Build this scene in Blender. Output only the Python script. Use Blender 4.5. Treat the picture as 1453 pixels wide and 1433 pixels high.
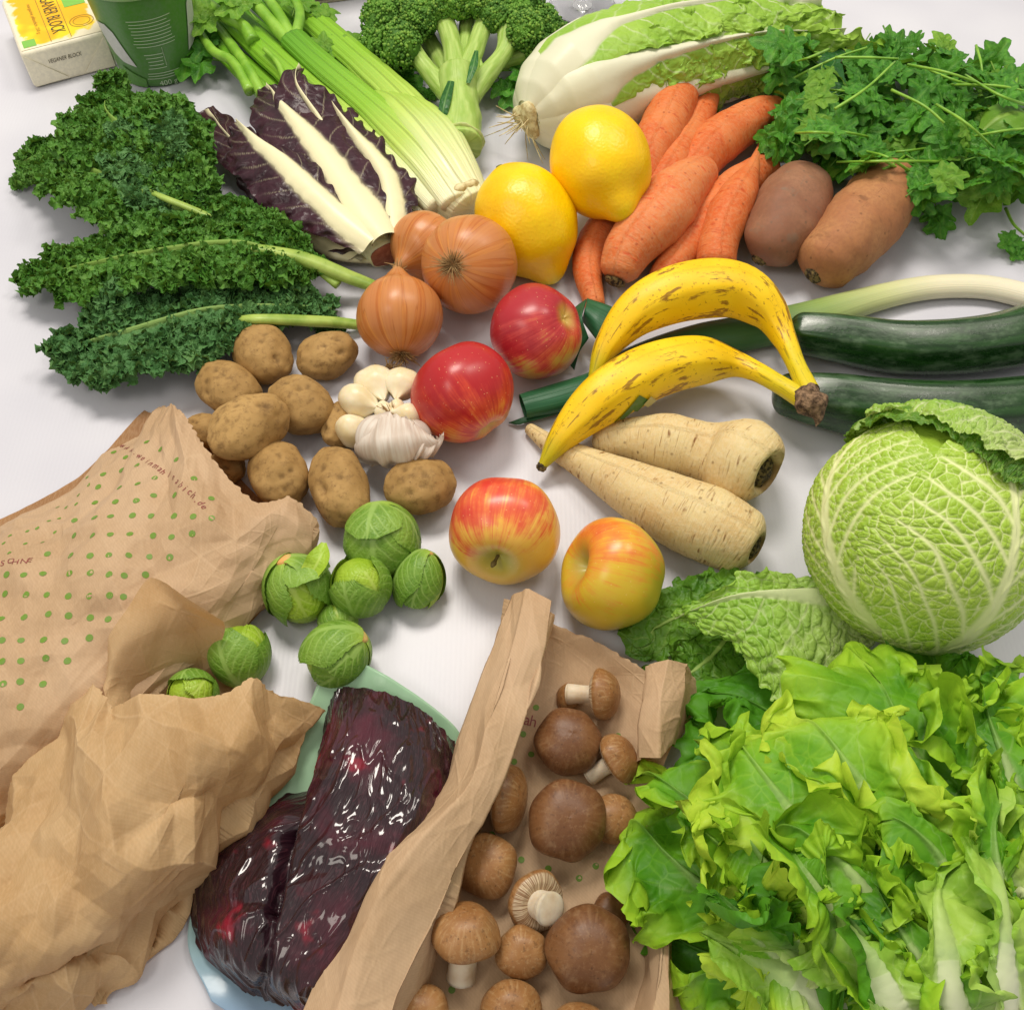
import bpy, math, random
import numpy as np
from mathutils import Vector, Matrix
for o in list(bpy.data.objects): bpy.data.objects.remove(o)
SC = bpy.context.scene
PI = math.pi
# ---------------------------------------------------------------- camera, light, exposure
PITCH = math.radians(57.0); CAMH = 0.66; FPX = 1457.0; CX = 726.5; CY = 716.5
CAM = np.array((0.0, 0.0, CAMH))
RT = np.array((1.0, 0.0, 0.0)); FW = np.array((0.0, math.cos(PITCH), -math.sin(PITCH))); UPV = np.array((0.0, math.sin(PITCH), math.cos(PITCH)))
cd = bpy.data.cameras.new('camera'); co = bpy.data.objects.new('camera', cd); SC.collection.objects.link(co)
co.location = CAM; co.rotation_euler = (PI/2 - PITCH, 0, 0)
cd.sensor_fit = 'HORIZONTAL'; cd.sensor_width = 36.0; cd.lens = 36.0*FPX/1453.0; cd.clip_start = 0.01; cd.clip_end = 50
SC.camera = co
W = bpy.data.worlds.new('World'); SC.world = W; W.use_nodes = True
W.node_tree.nodes['Background'].inputs[0].default_value = (1.0, 0.96, 0.90, 1)
W.node_tree.nodes['Background'].inputs[1].default_value = 0.36
def lamp(name, loc, aim, sx, sy, power, col=(1, 0.93, 0.83)):
    l = bpy.data.lights.new(name, 'AREA'); l.shape = 'RECTANGLE'; l.size = sx; l.size_y = sy; l.energy = power; l.color = col
    o = bpy.data.objects.new(name, l); SC.collection.objects.link(o); o.location = loc
    d = Vector(aim) - Vector(loc); o.rotation_euler = d.to_track_quat('-Z', 'Y').to_euler()
    return o
lamp('ceiling_lamp', (-0.3, 1.35, 1.9), (0, 0.45, 0), 0.8, 0.45, 22)
lamp('ceiling_lamp', (0.85, 1.2, 1.9), (0, 0.45, 0), 0.6, 0.4, 7)
lamp('ceiling_lamp', (-1.2, -0.3, 1.9), (0, 0.4, 0), 0.8, 0.6, 6.5)
SC.view_settings.view_transform = 'Standard'; SC.view_settings.look = 'None'
SC.view_settings.exposure = 0.52; SC.view_settings.gamma = 1.0
SC.cycles.max_bounces = 8; SC.cycles.transparent_max_bounces = 12

# ---------------------------------------------------------------- picture <-> table geometry
def P(px, py, z=0.0):
    d = FW + RT*((px-CX)/FPX) + UPV*((CY-py)/FPX)
    return CAM + d*((CAM[2]-z)/(-d[2]))
def S(px, py, z=0.0):            # metres per photo pixel at that place
    return float(np.dot(P(px, py, z)-CAM, FW))/FPX
def proj(V):
    D = V-CAM; zc = D@FW
    return np.stack([CX+FPX*(D@RT)/zc, CY-FPX*(D@UPV)/zc], -1)
def D3(sx, sy, tw):               # direction: right, up in the view, towards the viewer
    v = RT*sx+UPV*sy-FW*tw
    return v/np.linalg.norm(v)
def nrm(v):
    v = np.asarray(v, float)
    return v/np.maximum(np.linalg.norm(v, axis=-1, keepdims=True), 1e-12)
# ---------------------------------------------------------------- noise
def _h(ix, iy, iz, seed):
    h = (ix*374761393+iy*668265263+iz*1274126177+seed*1442695041) & 0xffffffff
    h = ((h ^ (h >> 13))*1274126177) & 0xffffffff
    return h ^ (h >> 16)
def noise(p, seed=0):             # gradient noise, about -1..1
    p = np.asarray(p, float); i = np.floor(p).astype(np.int64); f = p-i; u = f*f*f*(f*(f*6-15)+10)
    r = 0
    for dx in (0, 1):
        for dy in (0, 1):
            for dz in (0, 1):
                h = _h(i[..., 0]+dx, i[..., 1]+dy, i[..., 2]+dz, seed)
                g = ((h & 1023)/511.5-1)*(f[..., 0]-dx)+(((h >> 10) & 1023)/511.5-1)*(f[..., 1]-dy)+(((h >> 20) & 1023)/511.5-1)*(f[..., 2]-dz)
                w = (u[..., 0] if dx else 1-u[..., 0])*(u[..., 1] if dy else 1-u[..., 1])*(u[..., 2] if dz else 1-u[..., 2])
                r = r+g*w
    return r*1.4
def vnoise(p, seed=0): return np.stack([noise(p, seed), noise(p+17.3, seed+1), noise(p+41.7, seed+2)], -1)
def rnd2(i, j, seed): return (_h(i, j, 0*i, seed) & 0xffff)/65535.0
def crease(x, y, seed=0):         # piecewise linear: the facets of crumpled paper
    s = (x+y)*0.366; a = x+s; b = y+s; i = np.floor(a).astype(np.int64); j = np.floor(b).astype(np.int64); fa = a-i; fb = b-j
    v00 = rnd2(i, j, seed); v10 = rnd2(i+1, j, seed); v01 = rnd2(i, j+1, seed); v11 = rnd2(i+1, j+1, seed)
    return np.where(fa > fb, v00*(1-fa)+v10*(fa-fb)+v11*fb, v00*(1-fb)+v01*(fb-fa)+v11*fa)-0.5
def foldline(x, y, w=0.03):       # nearness to the fold lines of crease()
    s = (x+y)*0.366; a = x+s; b = y+s; fa = a-np.floor(a); fb = b-np.floor(b)
    e = np.minimum.reduce([fa, fb, 1-fa, 1-fb, np.abs(fa-fb)*0.7]); return np.exp(-(e/w)**2)
def crumple(x, y, seed, f0, n=4, fall=0.5):
    r = 0; a = 1; crumple.fold = 0*x
    for k in range(n):
        an = seed*1.7+k*1.13; c, s_ = math.cos(an), math.sin(an)
        X = (x*c-y*s_)*f0*(1.0+0.35*(k % 2)); Y = (x*s_+y*c)*f0
        wx = crease(X*0.6+9, Y*0.6, seed+50+k)*1.1; wy = crease(X*0.6, Y*0.6+5, seed+70+k)*1.1
        q = crease(X+wx*0.35, Y+wy*0.35, seed+k); r = r+a*q; fm = ss(-0.1, 0.35, noise(np.stack([X*0.7, Y*0.7, 0*X+seed+k], -1), seed+k)); crumple.fold = np.maximum(crumple.fold, foldline(X+wx*0.35, Y+wy*0.35, 0.02+0.01*k)*fm*(1-0.35*k)); a *= fall; f0 *= 1.9
    return r
def cells(x, y, seed=0, jit=0.85):      # 2d cell noise: distance to first, second point
    i = np.floor(x).astype(np.int64); j = np.floor(y).astype(np.int64); d1 = np.full(x.shape, 9.0); d2 = np.full(x.shape, 9.0)
    for a in (-1, 0, 1):
        for b in (-1, 0, 1):
            X = i+a+0.5+(rnd2(i+a, j+b, seed)-0.5)*jit; Y = j+b+0.5+(rnd2(i+a, j+b, seed+9)-0.5)*jit
            d = np.hypot(x-X, y-Y); d2 = np.minimum(d2, np.maximum(d1, d)); d1 = np.minimum(d1, d)
    return d1, d2
# ---------------------------------------------------------------- curves and grids
def crom(pts, n, knots=None):     # smooth curve through points, n samples, even in index
    pts = np.asarray(pts, float); k = len(pts)
    t = np.linspace(0, k-1, n) if knots is None else np.asarray(knots)*(k-1)
    i = np.clip(np.floor(t).astype(int), 0, k-2); f = (t-i).reshape((-1,)+(1,)*(pts.ndim-1))
    g = lambda j: pts[np.clip(j, 0, k-1)]
    p0 = np.where((i == 0).reshape(f.shape), 2*pts[0]-pts[1], g(i-1)); p3 = np.where((i >= k-2).reshape(f.shape), 2*pts[-1]-pts[-2], g(i+2))
    p1, p2 = g(i), g(i+1)
    return 0.5*(2*p1+(p2-p0)*f+(2*p0-5*p1+4*p2-p3)*f*f+(3*p1-p0-3*p2+p3)*f**3)
def curve(pts, n):                # even in length
    c = crom(pts, 40*len(pts)); d = np.r_[0, np.cumsum(np.linalg.norm(np.diff(c, axis=0), axis=1))]
    return np.stack([np.interp(np.linspace(0, d[-1], n), d, c[:, k]) for k in range(c.shape[1])], -1)
def frames(c, up=(0, 0, 1)):
    T = nrm(np.gradient(c, axis=0)); B = nrm(np.cross(T, np.asarray(up, float))); N = np.cross(B, T)
    return T, N, B
def grid_normal(V, closed=False):
    du = np.gradient(V, axis=0)
    dv = (np.roll(V, -1, 1)-np.roll(V, 1, 1)) if closed else np.gradient(V, axis=1)
    return nrm(np.cross(du, dv))
def gridp(V, T=None, closed=False, flip=False):   # a piece: verts, faces, attribute
    nu, nv = V.shape[:2]; idx = np.arange(nu*nv).reshape(nu, nv)
    if closed: a = idx[:-1]; b = idx[1:]; q = np.stack([a, b, np.roll(b, -1, 1), np.roll(a, -1, 1)], -1)
    else: q = np.stack([idx[:-1, :-1], idx[1:, :-1], idx[1:, 1:], idx[:-1, 1:]], -1)
    q = q.reshape(-1, 4)
    if flip: q = q[:, ::-1]
    if T is None:
        u, v = np.meshgrid(np.linspace(0, 1, nu), np.linspace(0, 1, nv), indexing='ij'); T = np.stack([u, v, u*0], -1)
    return (V.reshape(-1, 3), q, np.asarray(T).reshape(-1, 3))
def sweep(path, radii, nu=48, nv=32, sec=None, up=(0, 0, 1), flat=1.0, lump=None, seed=0, ends=True):
    """tube along points; radii: list over the same parameter, or callable u -> r. Rounded at the ends where radii fall to 0"""
    c = curve(path, 300)
    un = np.linspace(0, 1, nu)
    if ends: un = 0.5-0.5*np.cos(PI*un); un = 0.5*un+0.5*(0.5-0.5*np.cos(PI*un))
    cc = np.stack([np.interp(un, np.linspace(0, 1, 300), c[:, k]) for k in range(3)], -1)
    Tf, Nf, Bf = frames(c, up)
    ip = lambda A: nrm(np.stack([np.interp(un, np.linspace(0, 1, 300), A[:, k]) for k in range(3)], -1))
    N, B = ip(Nf), ip(Bf)
    r = radii(un) if callable(radii) else np.maximum(np.interp(un, np.linspace(0, 1, 200), crom(np.asarray(radii, float)[:, None], 200)[:, 0]), 1e-5)
    a = np.linspace(0, 2*PI, nv, endpoint=False)
    A, U = np.meshgrid(a, un); R = np.repeat(r[:, None], nv, 1)
    if sec is not None: R = R*sec(A, U)
    V = cc[:, None]+R[..., None]*(np.cos(A)[..., None]*N[:, None]*flat+np.sin(A)[..., None]*B[:, None])
    if lump:
        d = V-cc[:, None]; m = 1
        for k, (f, am) in enumerate(lump): m = m+am*noise(V*f+seed*7.3, seed+k)
        V = cc[:, None]+d*np.asarray(m)[..., None]
    if not ends: V = np.concatenate([np.repeat(V[:1].mean(1, keepdims=True), nv, 1), V, np.repeat(V[-1:].mean(1, keepdims=True), nv, 1)]); U = np.concatenate([U[:1], U, U[-1:]]); A = np.concatenate([A[:1], A, A[-1:]])
    T = np.stack([U, A/(2*PI), U*0], -1)
    return gridp(V, T, True), V, (cc, N, B)
def revolve(c, axis, prof, nu=48, nv=48, mod=None, seed=0, xdir=None):
    """prof(phi)->(r,z) for phi 0..pi from the axis tip"""
    ax = nrm(axis); x = np.cross(ax, (0.3, 0.5, 0.8) if xdir is None else xdir); x = nrm(x); y = np.cross(ax, x)
    ph = np.linspace(0, PI, nu); a = np.linspace(0, 2*PI, nv, endpoint=False); A, PH = np.meshgrid(a, ph)
    r, z = prof(PH)
    if mod is not None: m = mod(PH, A); r = r*m; z = z*(0.5+0.5*m)
    V = np.asarray(c)+r[..., None]*(np.cos(A)[..., None]*x+np.sin(A)[..., None]*y)+z[..., None]*ax
    return gridp(V, np.stack([PH/PI, A/(2*PI), 0*A], -1), True), V
def sheet(rows, nu=80, nv=80, lin=0.0):    # rows of (px, py, z): a smooth surface through them; lin: how sharply it folds between columns
    C = np.array([[P(*q) for q in r] for r in rows]); A = crom(C, nu); V = crom(A.transpose(1, 0, 2), nv).transpose(1, 0, 2)
    if lin:
        t = np.linspace(0, A.shape[1]-1, nv); i = np.clip(t.astype(int), 0, A.shape[1]-2); f = (t-i)[None, :, None]; V = V*(1-lin)+lin*(A[:, i]*(1-f)+A[:, i+1]*f)
    return V
def arc(V):                       # lengths along both directions, metres
    su = np.linalg.norm(np.diff(V, axis=0), axis=-1); sv = np.linalg.norm(np.diff(V, axis=1), axis=-1)
    X = np.zeros(V.shape[:2]); Y = np.zeros(V.shape[:2]); X[1:] = np.cumsum(su.mean(1))[:, None]; Y[:, 1:] = np.cumsum(sv.mean(0))[None]
    return X, Y
def ss(a, b, x): t = np.clip((x-a)/(b-a), 0, 1); return t*t*(3-2*t)
# ---------------------------------------------------------------- objects
def build(name, pieces, mat, parent=None, smooth=True, loc=None, split=None):
    if isinstance(pieces, tuple): pieces = [pieces]
    vs, ls, cnt, ts, o = [], [], [], [], 0
    for p in pieces:
        v, f, t = p; v = np.asarray(v, float); f = np.asarray(f)
        if t is None: t = np.zeros((len(v), 3))
        vs.append(v); ts.append(t); ls.append((f+o).ravel()); cnt.append(np.full(len(f), f.shape[1])); o += len(v)
    v = np.concatenate(vs); l = np.concatenate(ls); cn = np.concatenate(cnt); t = np.concatenate(ts)
    base = np.zeros(3)
    if parent is not None: base = np.array(parent['_o'])
    elif loc is not None: base = np.asarray(loc, float)
    me = bpy.data.meshes.new(name); me.vertices.add(len(v)); me.vertices.foreach_set('co', (v-base).astype(np.float32).ravel())
    me.loops.add(len(l)); me.loops.foreach_set('vertex_index', l.astype(np.int32))
    me.polygons.add(len(cn)); me.polygons.foreach_set('loop_start', np.r_[0, np.cumsum(cn)[:-1]].astype(np.int32))
    me.polygons.foreach_set('use_smooth', np.full(len(cn), smooth)); me.update(calc_edges=True)
    at = me.attributes.new('t', 'FLOAT_VECTOR', 'POINT'); at.data.foreach_set('vector', t.astype(np.float32).ravel())
    me.materials.append(mat); me.validate()
    ob = bpy.data.objects.new(name, me); SC.collection.objects.link(ob)
    if parent is not None:
        ob.parent = parent; ob['_o'] = list(base)
        if parent.get('_mesh'):  pass
    else: ob.location = base; ob['_o'] = list(base)
    return ob
def thing(name, label, cat, loc, group=None):
    o = bpy.data.objects.new(name, None); SC.collection.objects.link(o); o.location = [float(x) for x in loc]; o.empty_display_size = 0.02
    o['_o'] = [float(x) for x in loc]; return tag(o, label, cat, group)
def tag(o, label, cat, group=None):
    o['label'] = label; o['category'] = cat
    if group: o['group'] = group
    return o
def solid(o, th, off=0.0):
    m = o.modifiers.new('thickness', 'SOLIDIFY'); m.thickness = th; m.offset = off; return o
def sub(o, n=1):
    m = o.modifiers.new('smooth', 'SUBSURF'); m.levels = n; m.render_levels = n; return o
# ---------------------------------------------------------------- materials
def lin(h):
    if isinstance(h, tuple): return h if len(h) == 4 else (*h, 1)
    c = [int(h[i:i+2], 16)/255 for i in (0, 2, 4)]
    return tuple((x/12.92 if x <= 0.04045 else ((x+0.055)/1.055)**2.4) for x in c)+(1,)
class Mt:
    def __init__(s, name):
        s.m = bpy.data.materials.new(name); s.m.use_nodes = True; s.nt = s.m.node_tree; s.nt.nodes.clear()
        s.out = s.nt.nodes.new('ShaderNodeOutputMaterial'); s._c = {}
    def n(s, typ, ins=None, **pr):
        nd = s.nt.nodes.new('ShaderNode'+typ)
        for k, v in pr.items(): setattr(nd, k, v)
        for k, v in (ins or {}).items(): s.set(nd.inputs[k], v)
        return nd
    def set(s, sock, v):
        if hasattr(v, 'outputs'): v = v.outputs[0]
        if isinstance(v, bpy.types.NodeSocket): s.nt.links.new(v, sock)
        elif isinstance(v, str): sock.default_value = lin(v)
        else: sock.default_value = v
    def obj(s):
        if 'o' not in s._c: s._c['o'] = s.n('TexCoord').outputs['Object']
        return s._c['o']
    def t(s, ch=None):
        if 't' not in s._c:
            a = s.n('Attribute', attribute_name='t'); s._c['t'] = a.outputs['Vector']; sp = s.n('SeparateXYZ', {0: a.outputs['Vector']})
            for k in range(3): s._c['t%d' % k] = sp.outputs[k]
        return s._c['t' if ch is None else 't%d' % ch]
    def noise(s, scale, detail=3, vec=None, rough=0.55, dist=0.0, w=None):
        return s.n('TexNoise', {'Vector': vec or s.obj(), 'Scale': scale, 'Detail': detail, 'Roughness': rough, 'Distortion': dist}).outputs[0]
    def scaled(s, vec, x, y, z): return s.n('VectorMath', {0: vec, 1: (x, y, z)}, operation='MULTIPLY').outputs[0]
    def ramp(s, f, stops, mode='LINEAR'):
        r = s.n('ValToRGB', {0: f}); e = r.color_ramp.elements; r.color_ramp.interpolation = mode
        while len(e) < len(stops): e.new(0.5)
        for i, (p, c) in enumerate(stops): e[i].position = p; e[i].color = lin(c) if not isinstance(c, (int, float)) else (c, c, c, 1)
        return r.outputs[0]
    def mix(s, f, a, b, mode='MIX'):
        m = s.n('Mix', data_type='RGBA', blend_type=mode)
        s.set(m.inputs[0], f); s.set(m.inputs[6], a); s.set(m.inputs[7], b); return m.outputs[2]
    def math(s, op, a, b=0.0, c=None, clamp=False):
        m = s.n('Math', {0: a, 1: b}, operation=op, use_clamp=clamp)
        if c is not None: s.set(m.inputs[2], c)
        return m.outputs[0]
    def mr(s, v, a, b, c=0.0, d=1.0): return s.n('MapRange', {0: v, 1: a, 2: b, 3: c, 4: d}, interpolation_type='SMOOTHSTEP').outputs[0]
    def bump(s, h, strength=0.5, dist=0.001, nrm_=None):
        b = s.n('Bump', {'Strength': strength, 'Distance': dist, 'Height': h})
        if nrm_ is not None: s.set(b.inputs['Normal'], nrm_)
        return b.outputs[0]
    def done(s, col, rough=0.5, spec=0.5, sss=0.0, sssr=0.004, coat=0.0, coatr=0.1, nor=None, trans=0.0, tcol=None, alpha=None, glass=0.0, ior=1.45, sheen=0.0):
        b = s.n('BsdfPrincipled', {'Base Color': col, 'Roughness': rough, 'Specular IOR Level': spec, 'Coat Weight': coat, 'Coat Roughness': coatr, 'Transmission Weight': glass, 'IOR': ior})
        if sss: s.set(b.inputs['Subsurface Weight'], sss); b.inputs['Subsurface Scale'].default_value = sssr; b.inputs['Subsurface Radius'].default_value = (1, 0.6, 0.3)
        if sheen: b.inputs['Sheen Weight'].default_value = sheen
        if nor is not None: s.set(b.inputs['Normal'], nor)
        if alpha is not None: s.set(b.inputs['Alpha'], alpha)
        sh = b.outputs[0]
        if trans:
            tr = s.n('BsdfTranslucent', {0: tcol if tcol is not None else col})
            if nor is not None: s.set(tr.inputs['Normal'], nor)
            sh = s.n('MixShader', {0: trans, 1: sh, 2: tr.outputs[0]}).outputs[0]
        s.nt.links.new(sh, s.out.inputs[0]); return s.m
# ---------------------------------------------------------------- the table
m = Mt('white_table')
nz = m.noise(2200, 2); big = m.noise(6, 2)
weave = m.n('TexWave', {'Vector': m.obj(), 'Scale': 90.0, 'Distortion': 1.5, 'Detail': 2.0}).outputs[1]
MT_TABLE = m.done(m.mix(m.mr(big, 0.3, 0.7), 'c6c6cf', 'd2d2d9'), m.ramp(big, [(0.3, 0.30), (0.7, 0.42)]), 0.45, nor=m.bump(m.math('ADD', nz, weave), 0.06, 0.0004))
bv = np.array([(-1.6, -0.5, 0), (1.6, -0.5, 0), (1.6, 2.0, 0), (-1.6, 2.0, 0)], float)
bb = np.vstack([bv, bv-(0, 0, 0.03)])
tb = build('tabletop', (bb, [(0, 1, 2, 3), (7, 6, 5, 4), (0, 4, 5, 1), (1, 5, 6, 2), (2, 6, 7, 3), (3, 7, 4, 0)], None), MT_TABLE, smooth=False)
tb['kind'] = 'structure'; tag(tb, 'glossy white tabletop under all the vegetables', 'table'); del tb['category']

# ---------------------------------------------------------------- materials of the fruit and roots
def mat_apple(name, seed, bias, red='a81c22', red2='d24a3a', yel='dcb04a', yel2='e6c84e'):
    m = Mt(name); t = m.t(); o = m.obj()
    st = m.n('TexNoise', {'Vector': m.scaled(t, 2.2, 60, 1), 'Scale': 1.0, 'Detail': 4.0}).outputs[0]
    st2 = m.n('TexNoise', {'Vector': m.scaled(t, 6, 190, 1), 'Scale': 1.0, 'Detail': 2.0}).outputs[0]
    bl = m.n('TexNoise', {'Vector': o, 'Scale': 16.0+seed, 'Detail': 2.0}).outputs[0]
    f = m.math('ADD', m.math('MULTIPLY', st, 0.6), m.math('ADD', m.math('MULTIPLY', bl, 1.0), m.math('MULTIPLY', m.math('SUBTRACT', m.noise(75, 3), 0.2), 0.6))); f = m.math('ADD', f, m.math('MULTIPLY', st2, 0.35))
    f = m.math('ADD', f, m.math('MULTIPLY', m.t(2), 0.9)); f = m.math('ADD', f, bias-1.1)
    base = m.mix(m.mr(bl, 0.35, 0.65), yel, yel2)
    col = m.ramp(f, [(0.25, 0.0), (0.75, 1.0)])
    c = m.mix(m.mr(f, 0.0, 0.35), base, red2); c = m.mix(m.mr(f, 0.2, 0.6), c, red)
    # green-yellow round the stem and the eye, pale lenticels
    c = m.mix(m.mr(m.t(0), 0.06, 0.20, 0.85, 0.0), c, 'a8a848'); c = m.mix(m.mr(m.t(0), 0.86, 0.97, 0.0, 0.7), c, 'c8b858')
    sp = m.n('TexVoronoi', {'Vector': o, 'Scale': 260.0}).outputs[0]
    c = m.mix(m.mr(sp, 0.04, 0.16, 0.5, 0.0), c, 'ecc98a')
    return m.done(c, 0.33, 0.5, sss=0.08, coat=0.15, coatr=0.25, nor=m.bump(m.noise(420, 3), 0.06, 0.0006))
MT_AP_RED = mat_apple('apple_skin_red', 1, 0.36, 'b01f24', 'd2492f', 'e0a048', 'dc8a3a')
MT_AP_RED2 = mat_apple('apple_skin_crimson', 3, 0.32, 'a8242e', 'c94a45', 'c4ab4e', 'cf9c4a')
MT_AP_ORG = mat_apple('apple_skin_coral', 2, 0.0, 'd23f30', 'e0693c', 'e8b44a', 'ecc658')
MT_AP_YEL = mat_apple('apple_skin_golden', 5, -0.04, 'd4602c', 'de8c30', 'd6b430', 'b4aa30')
m = Mt('apple_stem'); MT_STEM = m.done(m.mix(m.noise(300), '4a3a1c', '7a6a34'), 0.8)
m = Mt('lemon_peel'); o_ = m.obj(); por = m.n('TexVoronoi', {'Vector': o_, 'Scale': 420.0, 'Randomness': 1.0}, feature='SMOOTH_F1').outputs[0]
c = m.mix(m.mr(m.noise(25, 3), 0.35, 0.7), 'f6cc00', 'efbc00'); c = m.mix(m.mr(m.t(0), 0.88, 1.0, 0, 0.75), c, 'cfd020'); c = m.mix(m.mr(m.t(0), 0.0, 0.06, 0.6, 0), c, 'c8c832')
c = m.mix(m.mr(m.noise(180, 2), 0.66, 0.78, 0, 0.35), c, 'c99a10')
MT_LEMON = m.done(c, 0.36, 0.5, sss=0.15, sssr=0.005, nor=m.bump(m.math('ADD', m.math('MULTIPLY', por, -1.0), m.math('MULTIPLY', m.noise(90, 2), 1.2)), 0.22, 0.001))
m = Mt('lemon_stem_end'); MT_LSTEM = m.done(m.mix(m.noise(600), '7c7a2c', '4d5a22'), 0.8)
def mat_onion(name):
    m = Mt(name); t = m.t(); v1 = m.n('TexNoise', {'Vector': m.scaled(t, 1.2, 55, 1), 'Scale': 1.0, 'Detail': 5.0, 'Roughness': 0.6, 'Distortion': 0.3}).outputs[0]
    v2 = m.noise(30, 3); line = m.n('TexNoise', {'Vector': m.scaled(t, 0.8, 26, 3), 'Scale': 1.0, 'Detail': 1.0}).outputs[0]
    c = m.mix(m.mr(v1, 0.3, 0.7), 'b0622a', 'd08c48'); c = m.mix(m.mr(v2, 0.45, 0.7, 0, 0.5), c, 'c67a40'); c = m.mix(m.mr(line, 0.49, 0.5, 0, 0.35), c, '8d4a22') 
    c = m.mix(m.mr(line, 0.5, 0.52, 0, 0.5), c, 'cf8c55'); c = m.mix(m.mr(m.t(0), 0.0, 0.12, 0.8, 0), c, 'c9a26a'); c = m.mix(m.mr(m.t(0), 0.9, 1.0, 0, 0.8), c, 'b08a58')
    return m.done(c, m.ramp(v2, [(0.3, 0.27), (0.7, 0.42)]), 0.5, sss=0.1, nor=m.bump(m.math('ADD', v1, m.noise(200, 2)), 0.12, 0.0008))
MT_ONION = mat_onion('onion_skin')
m = Mt('dry_roots'); MT_ROOT = m.done(m.mix(m.noise(500), '6b4a28', 'c3a26c'), 0.9)
m = Mt('potato_skin'); a1 = m.noise(22, 4); a2 = m.noise(150, 5, rough=0.7); a3 = m.n('TexVoronoi', {'Vector': m.obj(), 'Scale': 130.0}).outputs[0]
c = m.mix(m.mr(a1, 0.35, 0.68), 'b3905a', '8f6e3e'); c = m.mix(m.mr(a2, 0.45, 0.72, 0, 0.7), c, '6e5230'); c = m.mix(m.mr(a3, 0.03, 0.12, 0.55, 0), c, '5d4526'); c = m.mix(m.t(2), c, '5a4225')
MT_POTATO = m.done(c, 0.72, 0.25, sss=0.04, nor=m.bump(m.math('ADD', a2, m.math('MULTIPLY', a1, 0.8)), 0.35, 0.0012))
def mat_root(name, c1, c2, c3, spot, ring=0.5, rough=0.55, fa=60.0, spotmix=0.6, bs=0.35, crown='5a4a30', crownu=0.03):
    m = Mt(name); t = m.t(); o = m.obj()
    rg = m.n('TexNoise', {'Vector': m.scaled(t, fa, 5, 1), 'Scale': 1.0, 'Detail': 3.0, 'Distortion': 0.4}).outputs[0]
    rg2 = m.n('TexNoise', {'Vector': m.scaled(t, fa*2.2, 9, 1), 'Scale': 1.0, 'Detail': 2.0, 'Distortion': 0.2}).outputs[0]
    lo = m.noise(26, 3, dist=0.5); hi = m.noise(300, 4, rough=0.7)
    c = m.mix(m.mr(lo, 0.35, 0.65), c1, c2); c = m.mix(m.mr(hi, 0.35, 0.7, 0, 0.6), c, c3)
    sp = m.math('MULTIPLY', m.mr(rg, 0.55, 0.66), m.mr(m.noise(70, 3), 0.5, 0.62)); c = m.mix(m.math('MULTIPLY', sp, spotmix), c, spot)
    c = m.mix(m.mr(rg2, 0.62, 0.68, 0, spotmix*0.5), c, spot); dd = m.n('TexVoronoi', {'Vector': o, 'Scale': 95.0}).outputs[0]; c = m.mix(m.mr(dd, 0.05, 0.17, 0.55, 0), c, m.mix(0.5, spot, '3a2414'))
    c = m.mix(m.mr(m.t(0), crownu*0.4, crownu, 0.85, 0), c, crown)
    return m.done(c, rough, 0.35, sss=0.08, nor=m.bump(m.math('ADD', m.math('MULTIPLY', rg2, ring), m.math('MULTIPLY', hi, 0.5)), bs, 0.0012))
MT_CARROT = mat_root('carrot_skin', 'cc6026', 'd67a40', 'd08a5c', 'b8481c', 0.8, 0.6, 45, 0.75, 0.7, '6e5030', 0.02)
MT_CARROT2 = mat_root('carrot_skin_pale', 'd06c34', 'd8844c', 'd0946a', 'd04a28', 0.8, 0.62, 45, 0.7, 0.7, '3e3020', 0.025)
MT_SWEET1 = mat_root('sweet_potato_skin_purple', '8a5c44', '9a6e52', '7e5842', '7b6a58', 0.3, 0.6, 14, 0.5, 0.3, '5a4032', 0.03)
MT_SWEET2 = mat_root('sweet_potato_skin_orange', 'a87048', 'b37f52', '976444', '6f4a30', 0.3, 0.65, 14, 0.5, 0.45, '7a4a30', 0.04)
MT_PARSNIP = mat_root('parsnip_skin', 'd6bf88', 'cfb078', 'dccba0', '845a2c', 1.0, 0.6, 55, 0.95, 0.7, '8a6a3a', 0.02)
m = Mt('root_crown'); MT_CROWN = m.done(m.mix(m.mr(m.noise(350, 4), 0.4, 0.6), '2e2414', '7d6a40'), 0.9, nor=m.bump(m.noise(400, 4), 0.8, 0.002))

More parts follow.
